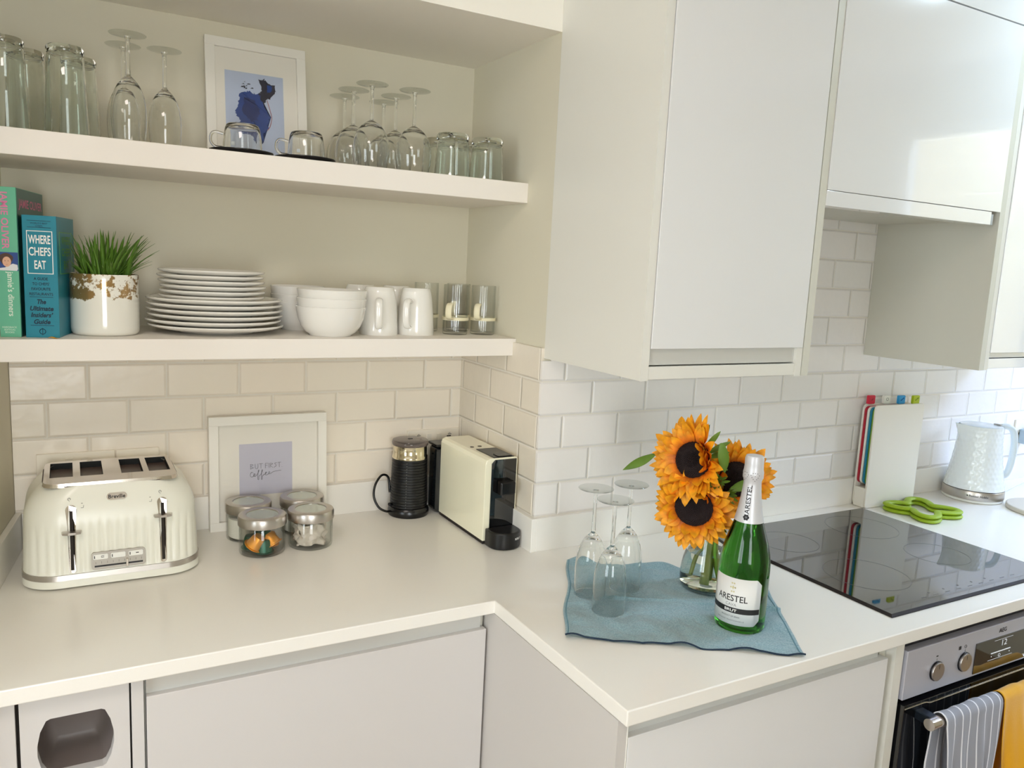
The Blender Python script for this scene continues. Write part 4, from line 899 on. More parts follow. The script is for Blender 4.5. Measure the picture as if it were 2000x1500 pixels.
# ------------------------------------------------------------------ glass jars
def make_jar(label, loc):
    t = thing('glass_jar', label, 'jar', loc, 0, 'four glass jars with steel lids')
    r = .0478
    bm = bmesh.new(); lathe(bm, [(0, 0), (r - .006, 0), (r - .001, .0025), (r, .007), (r, .0640), (r - .0020, .0665), (r - .0045, .0660), (r - .0030, .062), (r - .0026, .009), (r - .006, .0055), (0, .0055)], 56); obj('jar_body', bm, thin_glass, t)
    bm = bmesh.new(); rl = .0503; lathe(bm, [(r + .0006, .0635), (rl, .0635), (rl + .0003, .0650), (rl + .0003, .0800), (rl - .0015, .0838), (rl - .004, .0850), (.0345, .0850), (.0335, .0842), (.0335, .0815), (rl - .0030, .0810), (rl - .0022, .0790), (rl - .0022, .0665), (r + .0006, .0635)], 64); l_ = sharp(obj('lid', bm, brushed, t), 35)
    bm = bmesh.new(); lathe(bm, [(0, .0832), (.0334, .0832), (.0334, .0818), (0, .0818)], 48); obj('lid_window', bm, P('lid_reflection_tint', (176, 184, 170), .06, coat=1.0), l_)  # pale opaque colour stands in for the ceiling reflected in the lid glass
    return t
j1 = make_jar('glass jar of orange and green coffee capsules, front row by the toaster', (-0.5630, 0.2050, W))
j2 = dup(j1, (-0.4570, 0.2090, W), 'glass jar of crumpled pale sachets, front row away from the toaster')
j3 = dup(j1, (-0.5720, 0.3085, W), 'glass jar full of white sugar, behind the capsule jar')
j4 = dup(j1, (-0.4500, 0.3120, W), 'glass jar behind the sachet jar, only its steel lid showing')
bm = bmesh.new(); lathe(bm, [(0, .0062), (.041, .0062), (.0440, .009), (.0443, .0500), (.030, .0535), (0, .0510)], 48)
o = obj('sugar', bm, P('sugar', (242, 240, 230), .9, bump=.4, bscale=600)); o['kind'] = 'stuff'; o.location = j3.location; o['label'] = 'white sugar filling the rear jar beside the toaster'; o['category'] = 'sugar'
dup(o, j4.location, 'white sugar filling the rear jar behind the sachets')
caps = [(.018, -.016, .007, 'orange', .3, 1.3), (-.019, -.012, .010, 'orange', 2.0, 1.1), (0.002, -.026, .012, 'green', 1.2, 0.4), (.0, .014, .008, 'green', .2, .2), (-.015, .012, .030, 'orange', 2.2, 1.0), (.020, .010, .028, 'green', 4.0, .7)]
def capsule(mat_):
    bm = bmesh.new(); lathe(bm, [(0, 0), (.0125, 0), (.0145, .0008), (.0145, .0016), (.0120, .0020), (.0095, .0160), (.0080, .0190), (0, .0200)], 32); return obj('coffee_capsule', bm, mat_)
cm = {'orange': P('orange_foil', (226, 152, 50), .35, metal=.5), 'green': P('green_foil', (8, 84, 62), .35, metal=.5)}
spots = [(-.024, -.020, .0200, 'orange', (.3, .5, 0)), (.021, -.020, .0190, 'orange', (-.3, -.5, 0)), (-.001, -.024, .0070, 'green', (.0, .0, 0)), (-.022, .014, .0070, 'green', (0, 0, 0)), (.020, .018, .0070, 'orange', (0, 0, 0)), (0, .006, .0310, 'green', (1.3, .2, .4))]
nm = {('orange', 0): 'orange coffee capsule on the toaster side inside the capsule jar', ('orange', 1): 'orange coffee capsule in the capsule jar, next to the sachet jar', ('green', 2): 'dark green coffee capsule at the front of the capsule jar', ('green', 3): 'dark green coffee capsule at the bottom rear of the capsule jar', ('orange', 4): 'orange coffee capsule at the bottom rear of the capsule jar', ('green', 5): 'dark green coffee capsule lying on top in the capsule jar'}
for k, (a, b_, c_, kind, rot) in enumerate(spots):
    o = capsule(cm[kind]); sc_ = 1.45; o.scale = (sc_,) * 3; o.location = (j1.location.x + a * .95, j1.location.y + b_ * .95, W + c_); o.rotation_euler = rot; tag(o, nm[(kind, k)], 'coffee capsule', 'coffee capsules in the jar')
def sachet(seed):
    rnd = random.Random(seed); bm = bmesh.new(); n = 12; g_ = [[None] * (n + 1) for _ in range(n + 1)]; ph = [rnd.uniform(0, 6) for _ in range(4)]
    for i in range(n + 1):
        for j in range(n + 1):
            a, b_ = (i / n - .5) * .062, (j / n) * .046; ang = a / .034
            rr_ = .034 + .0055 * math.sin(13 * i / n + ph[0]) * math.sin(9 * j / n + ph[1]) + rnd.uniform(-.0016, .0016); g_[i][j] = bm.verts.new((rr_ * math.sin(ang), -rr_ * math.cos(ang), b_ + .003 * math.sin(9 * i / n + ph[2])))
    for i in range(n):
        for j in range(n): f = bm.faces.new([g_[i][j], g_[i + 1][j], g_[i + 1][j + 1], g_[i][j + 1]]); f.smooth = True
    o = obj('sachet', bm, P('sachet_paper', (206, 196, 182), .7, var=.15, vscale=90), fix=False); s_ = o.modifiers.new('thickness', 'SOLIDIFY'); s_.thickness = .0014; return o
for k, (rz, lab) in enumerate(((-.2, 'crumpled pale sachet pressed against the front of its jar'), (1.5, 'crumpled pale sachet on the coffee machine side of its jar'), (-1.9, 'crumpled pale sachet on the toaster side of its jar'), (3.1, 'crumpled pale sachet at the back of its jar'))):
    o = sachet(k + 4); o.location = (j2.location.x, j2.location.y, W + .0095); o.rotation_euler = (0, 0, rz); sc_ = 1.0 - .07 * (k % 2); o.scale = (sc_, sc_, 1); tag(o, lab, 'sachet', 'sachets in the jar')

# ------------------------------------------------------------------ milk frother
t = thing('milk_frother', 'black ribbed electric milk frother with a chrome collar and clear lid', 'milk frother', (-0.1700, 0.3440, W))
bm = bmesh.new(); lathe(bm, [(0, 0), (.0500, 0), (.0520, .003), (.0520, .012), (.0505, .018), (.0480, .022), (0, .022)], 56); obj('base', bm, black, t)
pr_ = [(0, .0225), (.0455, .0225)]
z = .024
while z < .145:
    rr_ = .0470 - (z - .024) * .022; pr_ += [(rr_, z), (rr_, z + .0042), (rr_ - .0013, z + .0050), (rr_ - .0013, z + .0062)]; z += .0070
pr_ += [(.0440, .1465), (0, .1465)]
bm = bmesh.new(); lathe(bm, pr_, 64); obj('ribbed_body', bm, P('ribbed_black', (12, 12, 14), .35), t)
bm = bmesh.new()
for k in range(17): prism(bm, circ(.0006, 6, 0, .028 + k * .007), -.0002, .0002, 'xz')
for v in bm.verts: rr_ = .0474 - (v.co.z - .024) * .022; a = -2.10 + v.co.x / rr_; v.co = Vector((rr_ * math.cos(a), rr_ * math.sin(a), v.co.z))
obj('dotted_scale', bm, whiteink, t)
bm = bmesh.new(); lathe(bm, [(0, .1466), (.0442, .1466), (.0446, .149), (.0446, .153), (.0425, .1555), (.0425, .177), (.0432, .180), (0, .180)], 64); obj('chrome_collar', bm, P('warm_chrome', (226, 216, 190), .08, metal=1.0), t)
bm = bmesh.new(); lathe(bm, [(0, .1802), (.0445, .1802), (.0460, .183), (.0462, .188), (.0440, .1925), (.036, .1940), (0, .1945)], 64); ld_ = obj('lid', bm, smoked, t)
bm = bmesh.new(); prism(bm, rrect(.012, .006, .001, 2, 0, 0), .1946, .1952); obj('lid_emblem', bm, ink, ld_)
bm = bmesh.new(); tube(bm, bez([(-.045, .016, .055), (-.048, .022, .092), (-.066, .020, .100), (-.086, .010, .080), (-.0920, .002, .052), (-.082, -.006, .026), (-.064, -.010, .0145), (-.050, -.004, .012)], 8), .0030, 10); obj('power_cord', bm, black, t)
bm = bmesh.new(); tube(bm, [(-.046, -.006, .030), (-.056, -.010, .032)], .0042, 12); obj('cord_button', bm, black, t)

# ------------------------------------------------------------------ capsule coffee machine
t = thing('coffee_machine', 'slim white and black capsule coffee machine standing in the alcove corner', 'coffee machine', (-0.0975, 0.0680, W), 0.015)
w_, d_, h_ = .0840, .2400, .2020
m_shell = P('coffee_white', (248, 244, 218), .18, coat=.6)
bm = bmesh.new(); prism(bm, [(0, .008), (.0, h_ - .012), (.0035, h_ - .0035), (.012, h_), (w_ - .006, h_), (w_ - .0015, h_ - .002), (w_, h_ - .006), (w_, .008)], 0.0, d_, 'xz')
edge(obj('shell', bm, m_shell, t), .0012)
bm = bmesh.new(); box(bm, .001, w_ - .001, .001, d_ - .002, .0008, .0079); obj('plinth', bm, gap, t)
bm = bmesh.new(); prism(bm, [(.0155, .010), (.0155, .190), (.024, .1985), (w_ - .004, .1985), (w_ - .004, .010)], -.0022, -.0002, 'xz'); obj('black_front', bm, blackgloss, t)
bm = bmesh.new(); rbox(bm, .022, w_ - .008, .002, .092, h_ + .0002, h_ + .0016, .0006); obj('lever_panel', bm, P('dark_grey_panel', (38, 38, 38), .3), t)
bm = bmesh.new(); rbox(bm, .034, w_ - .014, .004, .030, h_ + .0016, h_ + .0034, .0008); obj('lever_grip', bm, black, t)
for a in (.024, .046):
    bm = bmesh.new(); prism(bm, circ(.0048, 20, a, .117 + (.0 if a < .03 else .002)), h_ + .0001, h_ + .0010); obj('button', bm, P('brown_button', (60, 48, 40), .4), t)
bm = bmesh.new(); rbox(bm, .030, w_ - .014, -.0230, -.0024, .118, .150, .004); obj('coffee_spout', bm, black, t)
bm = bmesh.new(); pl = [(.004, -.0025), (.004, -.022)] + [(.042 + .038 * math.cos(a), -.026 + .034 * math.sin(a)) for a in [PI + k * PI / 14 for k in range(15)]] + [(.080, -.022), (.080, -.0025)]
prism(bm, pl, .0006, .0400); dt = sharp(edge(obj('drip_tray', bm, P('black_tray', (12, 12, 14), .3), t), .003), 40)
bm = bmesh.new(); q = text_bm('KRUPS', .024, .0052, bold=.02)
for v in q.verts:
    a = -.95 + v.co.x / .036; v.co = Vector((.042 + .0385 * math.cos(a), -.026 + .0345 * math.sin(a), .0250 + v.co.y))
merge(bm, q); obj('lettering', bm, whiteink, dt)
bm = bmesh.new(); rbox(bm, -.010, .060, d_ + .0010, d_ + .0560, .004, .175, .012, 3); obj('water_tank', bm, P('smoked_tank', (18, 22, 24), .1, coat=.5), t)
bm = bmesh.new(); rbox(bm, -.012, .062, d_ + .0005, d_ + .0570, .1752, .182, .003, 2); obj('tank_lid', bm, black, t)

# ------------------------------------------------------------------ blue cloth
def cloth_h(uu, vv):
    h = .0026 + .0024 * math.sin(uu * 17 + vv * 4) * math.sin(vv * 9 + 1) + .0009 * math.sin(uu * 41 + vv * 23) + .0010 * math.sin(uu * 7 - vv * 31 + 2) * math.sin(uu * 11 + 1)
    h += .0065 * math.exp(-((vv - .46 - .05 * math.sin(uu * 3)) / .011) ** 2) * (1 if uu > .28 else max(0, (uu - .1) / .18)) * (.6 + .4 * math.sin(uu * 8))
    ed = min(uu, 1 - uu, vv, 1 - vv)
    if vv < .06: h += .0045 * (1 - vv / .06) * max(0, math.sin(uu * 26 + 1))
    if vv > .94: h += .010 * ((vv - .94) / .06) * max(0, math.sin(uu * 15 + .4)) ** 2
    return max(h, .0006)
bm = bmesh.new(); nx, ny = 130, 110; BL, BR, TLc, TRc = Vector((-.178, -.404)), Vector((.172, -.628)), Vector((.030, -.098)), Vector((.3890, -.308))
g_ = []; uvl = bm.loops.layers.uv.new('UVMap')
for j in range(ny + 1):
    row = []
    for i in range(nx + 1):
        a, b_ = i / nx, j / ny; p = BL.lerp(BR, a).lerp(TLc.lerp(TRc, a), b_)
        p = p + Vector((.004 * math.sin(b_ * 11 + 1) * (1 - a), .0045 * math.sin(a * 19) * (1 if b_ < .5 else 1.6) * abs(b_ - .5) * 1.2))
        row.append(bm.verts.new((p.x, p.y, W + cloth_h(a, b_))))
    g_.append(row)
for j in range(ny):
    for i in range(nx):
        f = bm.faces.new([g_[j][i], g_[j][i + 1], g_[j + 1][i + 1], g_[j + 1][i]]); f.smooth = True
        for l, (a, b_) in zip(f.loops, ((i, j), (i + 1, j), (i + 1, j + 1), (i, j + 1))): l[uvl].uv = (a / nx, b_ / ny)
cl = P('blue_linen', (124, 164, 178), .9, bump=.5, bscale=1400, sheen=.4)
nt = cl.node_tree; b = nt.nodes['Principled BSDF']; tc = nt.nodes.new('ShaderNodeTexCoord'); no = nt.nodes.new('ShaderNodeTexNoise'); no.inputs['Scale'].default_value = 420; no.inputs['Detail'].default_value = 6; nt.links.new(tc.outputs['Object'], no.inputs['Vector'])
cr = nt.nodes.new('ShaderNodeValToRGB'); cr.color_ramp.elements[0].position = .38; cr.color_ramp.elements[0].color = (*lin((122, 162, 178)), 1); cr.color_ramp.elements[1].position = .66; cr.color_ramp.elements[1].color = (*lin((164, 196, 205)), 1); nt.links.new(no.outputs['Fac'], cr.inputs[0]); nt.links.new(cr.outputs[0], b.inputs['Base Color'])
wr = nt.nodes.new('ShaderNodeTexNoise'); wr.inputs['Scale'].default_value = 26; wr.inputs['Detail'].default_value = 5; wr.inputs['Distortion'].default_value = 1.2; nt.links.new(tc.outputs['Object'], wr.inputs['Vector'])
b2 = nt.nodes.new('ShaderNodeBump'); b2.inputs['Strength'].default_value = .9; b2.inputs['Distance'].default_value = .006; nt.links.new(wr.outputs['Fac'], b2.inputs['Height']); nt.links.new(b.inputs['Normal'].links[0].from_socket, b2.inputs['Normal']); nt.links.new(b2.outputs[0], b.inputs['Normal'])
t = thing('tea_towel', 'creased blue linen tea towel under the bottle, vase and flutes', 'cloth')
o = obj('cloth_sheet', bm, cl, t, fix=False); s_ = o.modifiers.new('thickness', 'SOLIDIFY'); s_.thickness = .0010; s_.offset = 0
def hem(a0, b0, a1, b1, inset=0.0):
    pts = []
    for k in range(81):
        s = k / 80; a, b_ = a0 + (a1 - a0) * s, b0 + (b1 - b0) * s; p = BL.lerp(BR, a).lerp(TLc.lerp(TRc, a), b_)
        p = p + Vector((.004 * math.sin(b_ * 11 + 1) * (1 - a), .0045 * math.sin(a * 19) * (1 if b_ < .5 else 1.6) * abs(b_ - .5) * 1.2)); pts.append((p.x, p.y, W + cloth_h(a, b_) + .0003))
    return pts
bm = bmesh.new(); tube(bm, hem(0, 0, 1, 0), .0016, 8); obj('dark_hem', bm, P('navy_edging', (16, 40, 62), .8), t)
for args in ((.012, .01, .012, .99), (.985, .01, .985, .99)):
    bm = bmesh.new(); tube(bm, hem(*args), .0014, 6); obj('hem', bm, P('blue_hem', (116, 158, 176), .9, bump=.8, bscale=700), t)

# ------------------------------------------------------------------ vase and sunflowers
VX, VY = 0.2170, -0.3330; VZ = W + .0035
t = thing('glass_vase', 'clear bulbous glass vase half full of water holding the sunflowers', 'vase', (VX, VY, VZ))
vo = [(.046, 0), (.0515, .003), (.0545, .012), (.0555, .024), (.0545, .042), (.0510, .062), (.0455, .082), (.0400, .102), (.0362, .120), (.0345, .138), (.0350, .152), (.0365, .160)]
vi = [(r - .0022, z) for r, z in reversed(vo) if z > .008]
bm = bmesh.new(); lathe(bm, [(0, 0)] + vo + [(.0352, .1608)] + vi + [(.047, .0075), (0, .0085)], 64); obj('vase_body', bm, glass, t)
wv = [(r - .0020, z) for r, z in vo if .010 < z < .08]
bm = bmesh.new(); lathe(bm, [(0, .0083), (.0475, .0083)] + wv + [(.0443, .0790), (0, .0790)], 64); obj('water', bm, P('water', (250, 252, 240), 0.0, trans=1.0, ior=1.33), t)

petal_m = bpy.data.materials.new('sunflower_petal'); petal_m.use_nodes = True; nt = petal_m.node_tree; b = nt.nodes['Principled BSDF']; b.inputs['Roughness'].default_value = .55
uvn = nt.nodes.new('ShaderNodeUVMap'); sp = nt.nodes.new('ShaderNodeSeparateXYZ'); nt.links.new(uvn.outputs[0], sp.inputs[0]); cr = nt.nodes.new('ShaderNodeValToRGB'); nt.links.new(sp.outputs['Y'], cr.inputs[0])
cr.color_ramp.elements[0].position = 0.0; cr.color_ramp.elements[0].color = (*lin((190, 78, 8)), 1); cr.color_ramp.elements[1].position = .75; cr.color_ramp.elements[1].color = (*lin((247, 168, 14)), 1)
e_ = cr.color_ramp.elements.new(.35); e_.color = (*lin((238, 132, 8)), 1); tcp = nt.nodes.new('ShaderNodeTexCoord'); nop = nt.nodes.new('ShaderNodeTexNoise'); nop.inputs['Scale'].default_value = 70; nop.inputs['Detail'].default_value = 4; nt.links.new(tcp.outputs['Object'], nop.inputs['Vector'])
mrp = nt.nodes.new('ShaderNodeMapRange'); mrp.inputs['From Min'].default_value = .3; mrp.inputs['From Max'].default_value = .7; mrp.inputs['To Min'].default_value = .68; mrp.inputs['To Max'].default_value = 1.12; nt.links.new(nop.outputs['Fac'], mrp.inputs[0])
vmp = nt.nodes.new('ShaderNodeVectorMath'); vmp.operation = 'SCALE'; nt.links.new(cr.outputs[0], vmp.inputs[0]); nt.links.new(mrp.outputs[0], vmp.inputs['Scale']); nt.links.new(vmp.outputs[0], b.inputs['Base Color'])
b.inputs['Subsurface Weight'].default_value = .15; b.inputs['Subsurface Radius'].default_value = (.01, .005, .001)
disc_m = P('sunflower_disc', (26, 10, 10), .9, var=.5, vscale=400)
green_m = P('sunflower_leaf', (96, 128, 40), .5, var=.25, vscale=60); stem_m = P('sunflower_stem', (150, 166, 72), .5, var=.12, vscale=50)
def leafblade(bm, uvl, base, d, up, L_, wd, curl, tipcurl=0.0, n=8, pw=.75, twist=0.0):
    d = Vector(d).normalized(); up = Vector(up); up = (up - d * up.dot(d)).normalized(); side = d.cross(up); prev = None; p = Vector(base); ang = 0.0
    for j in range(n + 1):
        s = j / n; wv_ = wd * (math.sin(PI * min(1, s * .92 + .08)) ** pw) * (1 if s < 1 else 0) + .0002
        dd = d * math.cos(ang) + up * math.sin(ang); nn = up * math.cos(ang) - d * math.sin(ang)
        sd = side * math.cos(twist * s) + nn * math.sin(twist * s)
        q = [bm.verts.new(p - sd * wv_ + nn * wv_ * .25), bm.verts.new(p - nn * wv_ * .12), bm.verts.new(p + sd * wv_ + nn * wv_ * .25)]
        if prev:
            for i in (0, 1):
                f = bm.faces.new([prev[i], prev[i + 1], q[i + 1], q[i]]); f.smooth = True
                for l, (a, c) in zip(f.loops, ((i / 2, (j - 1) / n), ((i + 1) / 2, (j - 1) / n), ((i + 1) / 2, s), (i / 2, s))): l[uvl].uv = (a, c)
        prev = q; p = p + dd * (L_ / n); ang += (curl + tipcurl * s) / n
def sunflower(label, c, nrm, rd, rp, stem_pts, seed, fold=None, leaves=()):
    rnd = random.Random(seed); t = thing('sunflower', label, 'sunflower', (VX, VY, W + .017), 0, 'sunflowers in the vase'); O = t.location
    nrm = Vector(nrm).normalized(); c = Vector(c) - O; zax = nrm; xax = Vector((0, 0, 1)).cross(zax).normalized(); yax = zax.cross(xax)
    M_ = Matrix(((xax.x, yax.x, zax.x, c.x), (xax.y, yax.y, zax.y, c.y), (xax.z, yax.z, zax.z, c.z), (0, 0, 0, 1)))
    bm = bmesh.new()
    prof = [(0, -.010), (rd * .9, -.008), (rd, .0), (rd * .96, .006), (rd * .8, .010), (rd * .5, .0095), (rd * .2, .006), (0, .005)]
    lathe(bm, prof, 40)
    ga = PI * (3 - math.sqrt(5))
    for k in range(420):
        r_ = rd * .97 * math.sqrt((k + .5) / 420); a = k * ga; z = .0095 if r_ < rd * .8 else .0095 - (r_ - rd * .8) / (rd * .2) * .006
        h_ = .0022 + (.0018 if r_ > rd * .6 else 0); s_ = .0011; x_, y_ = r_ * math.cos(a), r_ * math.sin(a)
        q = [bm.verts.new((x_ + s_ * math.cos(b_), y_ + s_ * math.sin(b_), z - .001)) for b_ in (0, 2.1, 4.2)]; tp = bm.verts.new((x_ * 1.02, y_ * 1.02, z + h_))
        for i in range(3): bm.faces.new([q[i], q[(i + 1) % 3], tp])
    bmesh.ops.transform(bm, matrix=M_, verts=bm.verts); obj('seed_disc', bm, disc_m, t)
    bm = bmesh.new(); uvl = bm.loops.layers.uv.new('UVMap')
    for layer, (n, L0, lift) in enumerate(((30, rp - rd + .008, .28), (28, rp - rd + .002, .58), (18, (rp - rd) * .75, .85))):
        for k in range(n):
            a = 2 * PI * (k + .5 * layer) / n + rnd.uniform(-.09, .09); L_ = L0 * rnd.uniform(.82, 1.12); l_ = lift + rnd.uniform(-.22, .25); cu = rnd.uniform(-.9, .1)
            if fold:
                da = (a - fold[0] + PI) % (2 * PI) - PI
                if abs(da) < fold[1]: l_ = rnd.uniform(.9, 1.7); L_ *= .85; cu = rnd.uniform(-1.4, .5)
            rad = Vector((math.cos(a), math.sin(a), 0)); d = rad * math.cos(l_) + Vector((0, 0, 1)) * math.sin(l_)
            leafblade(bm, uvl, rad * (rd * .93) + Vector((0, 0, -.002 + .002 * layer)), d, Vector((0, 0, 1)) - rad * .2, L_, rnd.uniform(.0078, .0108), cu, rnd.uniform(-.5, .6), twist=rnd.uniform(-.5, .5))
    bmesh.ops.transform(bm, matrix=M_, verts=bm.verts); o = obj('petals', bm, petal_m, t, fix=False)
    bm = bmesh.new(); uvl = bm.loops.layers.uv.new('UVMap')
    for k in range(18):
        a = 2 * PI * k / 18 + rnd.uniform(-.12, .12); rad = Vector((math.cos(a), math.sin(a), 0)); d = rad * .9 + Vector((0, 0, rnd.uniform(-.25, .25)))
        leafblade(bm, uvl, rad * rd * .8 + Vector((0, 0, -.008)), d, (0, 0, 1), rp * rnd.uniform(.40, .66), .0055, rnd.uniform(-.4, .3))
    lathe(bm, [(0, -.016), (rd * .35, -.015), (rd * .75, -.011), (rd * .93, -.004)], 24)
    bmesh.ops.transform(bm, matrix=M_, verts=bm.verts); obj('sepals', bm, green_m, t, fix=False)
    bm = bmesh.new(); sp_ = [Vector(p) - O for p in stem_pts]; sp_ = [c - zax * .012, c - zax * .035] + sp_; pts = bez(sp_, 8)
    tube(bm, pts, [.0056 + .0022 * (k / len(pts)) for k in range(len(pts))], 12); obj('stem', bm, stem_m, t)
    for (bs_, d, L_, wd, cu) in leaves:
        bm = bmesh.new(); uvl = bm.loops.layers.uv.new('UVMap'); leafblade(bm, uvl, Vector(bs_) - O, d, (-.5, -.6, .6), L_, wd, cu, pw=1.0, n=12); o = obj('leaf', bm, green_m, t, fix=False); s_ = o.modifiers.new('thickness', 'SOLIDIFY'); s_.thickness = .0006
    return t
tocam = Vector((-.70, -.70, .28)); lft = Vector((-.68, .73, 0)); upv = Vector((0, 0, 1))
sunflower('largest sunflower, uppermost head in the vase', (.108, -.382, 1.203), tocam + lft * .38 - upv * .05, .035, .082, [(.185, -.345, 1.10), (.212, -.338, 1.04), (.222, -.330, .985), (.224, -.325, .932)], 3, fold=(0.35, .75),
          leaves=(((.038, -.352, 1.212), (-.58, .02, -.25), .080, .0085, .35), ((.128, -.430, 1.245), (.10, -.05, -.50), .060, .010, -.2)))
sunflower('sunflower hanging lowest over the front of the vase', (.114, -.388, 1.112), tocam + lft * .10 - upv * .30, .037, .076, [(.170, -.350, 1.075), (.205, -.338, 1.035), (.213, -.336, .985), (.205, -.340, .928)], 8, fold=(1.2, .5))
sunflower('sunflower turned partly behind the neck of the green bottle', (.232, -.372, 1.152), tocam - lft * .30 - upv * .05, .036, .075, [(.235, -.340, 1.08), (.230, -.334, 1.035), (.226, -.340, .985), (.236, -.345, .932)], 15, fold=(3.2, .5),
          leaves=(((.165, -.425, 1.150), (.75, -.35, .30), .060, .010, .1), ((.240, -.360, 1.110), (.5, -.2, -.30), .050, .012, .4)))
t = thing('bud_cluster', 'small green and rust flower buds between the sunflower heads', 'flower', (VX, VY, W + .017)); O = t.location
rnd = random.Random(31)
for k in range(6):
    c = Vector((.140 + rnd.uniform(-.020, .022), -.415 + rnd.uniform(-.012, .012), 1.156 + rnd.uniform(-.014, .016))) - O; bm = bmesh.new(); uvl = bm.loops.layers.uv.new('UVMap')
    nv = (tocam + Vector((rnd.uniform(-.5, .5), rnd.uniform(-.5, .5), rnd.uniform(-.4, .4)))).normalized(); xa = upv.cross(nv).normalized(); ya = nv.cross(xa)
    for q in range(9):
        a = q * 2 * PI / 9; rad = xa * math.cos(a) + ya * math.sin(a); leafblade(bm, uvl, c + rad * .004, rad * .8 + nv * .8, nv, rnd.uniform(.013, .026), .0026, .8)
    obj('bud_leaves', bm, green_m if k % 3 else P('rust_bud', (156, 74, 30), .6), t, fix=False)
bm = bmesh.new(); tube(bm, bez([Vector((.142, -.410, 1.150)) - O, Vector((.178, -.372, 1.105)) - O, Vector((.208, -.346, 1.05)) - O, Vector((.204, -.322, .985)) - O, Vector((.196, -.318, .94)) - O], 8), .0034, 10); obj('stem', bm, stem_m, t)

# ------------------------------------------------------------------ cava bottle
BX, BY = 0.1520, -0.4910
t = thing('sparkling_wine_bottle', 'green bottle of sparkling wine with silver foil and a white label', 'bottle', (BX, BY, CZ))
bp_ = [(0, .006), (.030, .004), (.040, 0), (.0435, .002), (.0450, .008), (.0453, .030), (.0453, .112), (.0448, .125), (.0425, .142), (.0375, .162), (.0310, .182), (.0255, .200), (.0212, .220), (.0180, .240), (.0160, .258), (.0148, .272), (.0150, .276), (.0172, .279), (.0172, .290), (.0150, .293), (.0142, .308), (.0148, .316), (.0120, .318), (0, .318)]
bm = bmesh.new(); lathe(bm, bp_, 72); obj('glass_body', bm, P('bottle_green', (56, 128, 36), 0.0, trans=1.0, ior=1.4), t)
def rb_(z):
    for (r0, z0_), (r1, z1_) in zip(bp_[3:], bp_[4:]):
        if z0_ <= z <= z1_: return r0 + (r1 - r0) * (z - z0_) / max(z1_ - z0_, 1e-6)
    return .0453
foil_m = P('silver_foil', (214, 214, 218), .38, metal=.25, bump=.12, bscale=60)
fp = [(rb_(z) + .0007, z) for z in (.201, .210, .222, .234, .246, .258, .268, .274)] + [(.0168, .278), (.0182, .281), (.0182, .291), (.0170, .296), (.0165, .306), (.0168, .315), (.0150, .3205), (.0110, .3215), (0, .3215)]
bm = bmesh.new(); lathe(bm, [(rb_(.201) + .0001, .201)] + fp, 56); fo = obj('foil_capsule', bm, foil_m, t)
phi = math.radians(-157)
def wrapped(z0_, fn, rfun, ph, rot=0):
    q = bmesh.new(); fn(q); return wrap(q, rfun, ph, z0_, rot)
def fr_r(z): return rb_(z) + .0011 if z < .272 else .0187
bm = bmesh.new(); q = text_bm('ARESTEL', .052, .0085, bold=.012); merge(bm, wrap(q, fr_r, math.radians(-150), .2430, PI / 2))
q = bmesh.new()
for k in range(6): a = k * PI / 3; prism(q, circ(.0022, 10, .0035 * math.cos(a), .0035 * math.sin(a)), 0, .0001)
prism(q, circ(.0012, 8, 0, 0), 0, .0001); merge(bm, wrap(q, fr_r, math.radians(-150), .2115))
for ph_ in (-126, -185):
    q = bmesh.new()
    for dx, dy in ((0, .006), (.004, .0055), (-.004, .0055), (.0075, .002), (-.0075, .002), (.0055, -.002), (-.0055, -.002), (.003, -.005), (-.003, -.005), (0, -.008), (0, .0005)): prism(q, circ(.00075, 6, dx, dy), 0, .0001)
    merge(bm, wrap(q, lambda z: .0188, math.radians(ph_), .2860))
obj('foil_print', bm, ink, fo)
bm = bmesh.new(); half = .0525; zl0, zl1 = .0165, .1035; n = 48; R_ = .0457
def lab_z(x): 
    e = max(0, (abs(x) - (half - .010)) / .010); return zl0 + .010 * e, zl1 - .010 * e
A = []; B = []
for k in range(n + 1):
    x = -half + 2 * half * k / n; a = phi + x / R_; z0_, z1_ = lab_z(x); A.append(bm.verts.new((R_ * math.cos(a), R_ * math.sin(a), z0_))); B.append(bm.verts.new((R_ * math.cos(a), R_ * math.sin(a), z1_)))
for k in range(n): f = bm.faces.new([A[k], A[k + 1], B[k + 1], B[k]]); f.smooth = True
lab = obj('label', bm, P('label_paper', (228, 228, 226), .55), t, fix=False); s_ = lab.modifiers.new('thickness', 'SOLIDIFY'); s_.thickness = .0003; s_.offset = 1
bm = bmesh.new(); Rp = R_ + .0005
def strip(bm, x0, x1, z0_, z1_, mi=0):
    m_ = 30; pa = None
    for k in range(m_ + 1):
        x = x0 + (x1 - x0) * k / m_; a = phi + x / Rp; q = (bm.verts.new((Rp * math.cos(a), Rp * math.sin(a), z0_)), bm.verts.new((Rp * math.cos(a), Rp * math.sin(a), z1_)))
        if pa: bm.faces.new([pa[0], q[0], q[1], pa[1]]).material_index = mi
        pa = q
strip(bm, -half + .0005, half - .0005, .0385, .0485)
def ltext(s, z, hh, ww=None, mi=0, **k):
    q = text_bm(s, ww, hh, **k)
    for f in q.faces: f.material_index = mi
    merge(bm, wrap(q, R_ + (.0007 if mi == 1 else .0006), phi - .03, z))
ltext('ARESTEL', .0660, .0118, .058, bold=.01); ltext('CAVA', .0540, .0055, .020, 2); ltext('BRUT', .0435, .0052, .023, 1, bold=.02)
ltext('PRODUCT OF SPAIN', .0320, .0028, .034, 0); ltext('METHODE TRADITIONNELLE', .0245, .0024, .052, 2)
q = bmesh.new()
for k in range(7): prism(q, circ(.0016, 8, .004 * math.cos(k * 1.05), .009 * math.sin(k * 1.05)), 0, .0001)
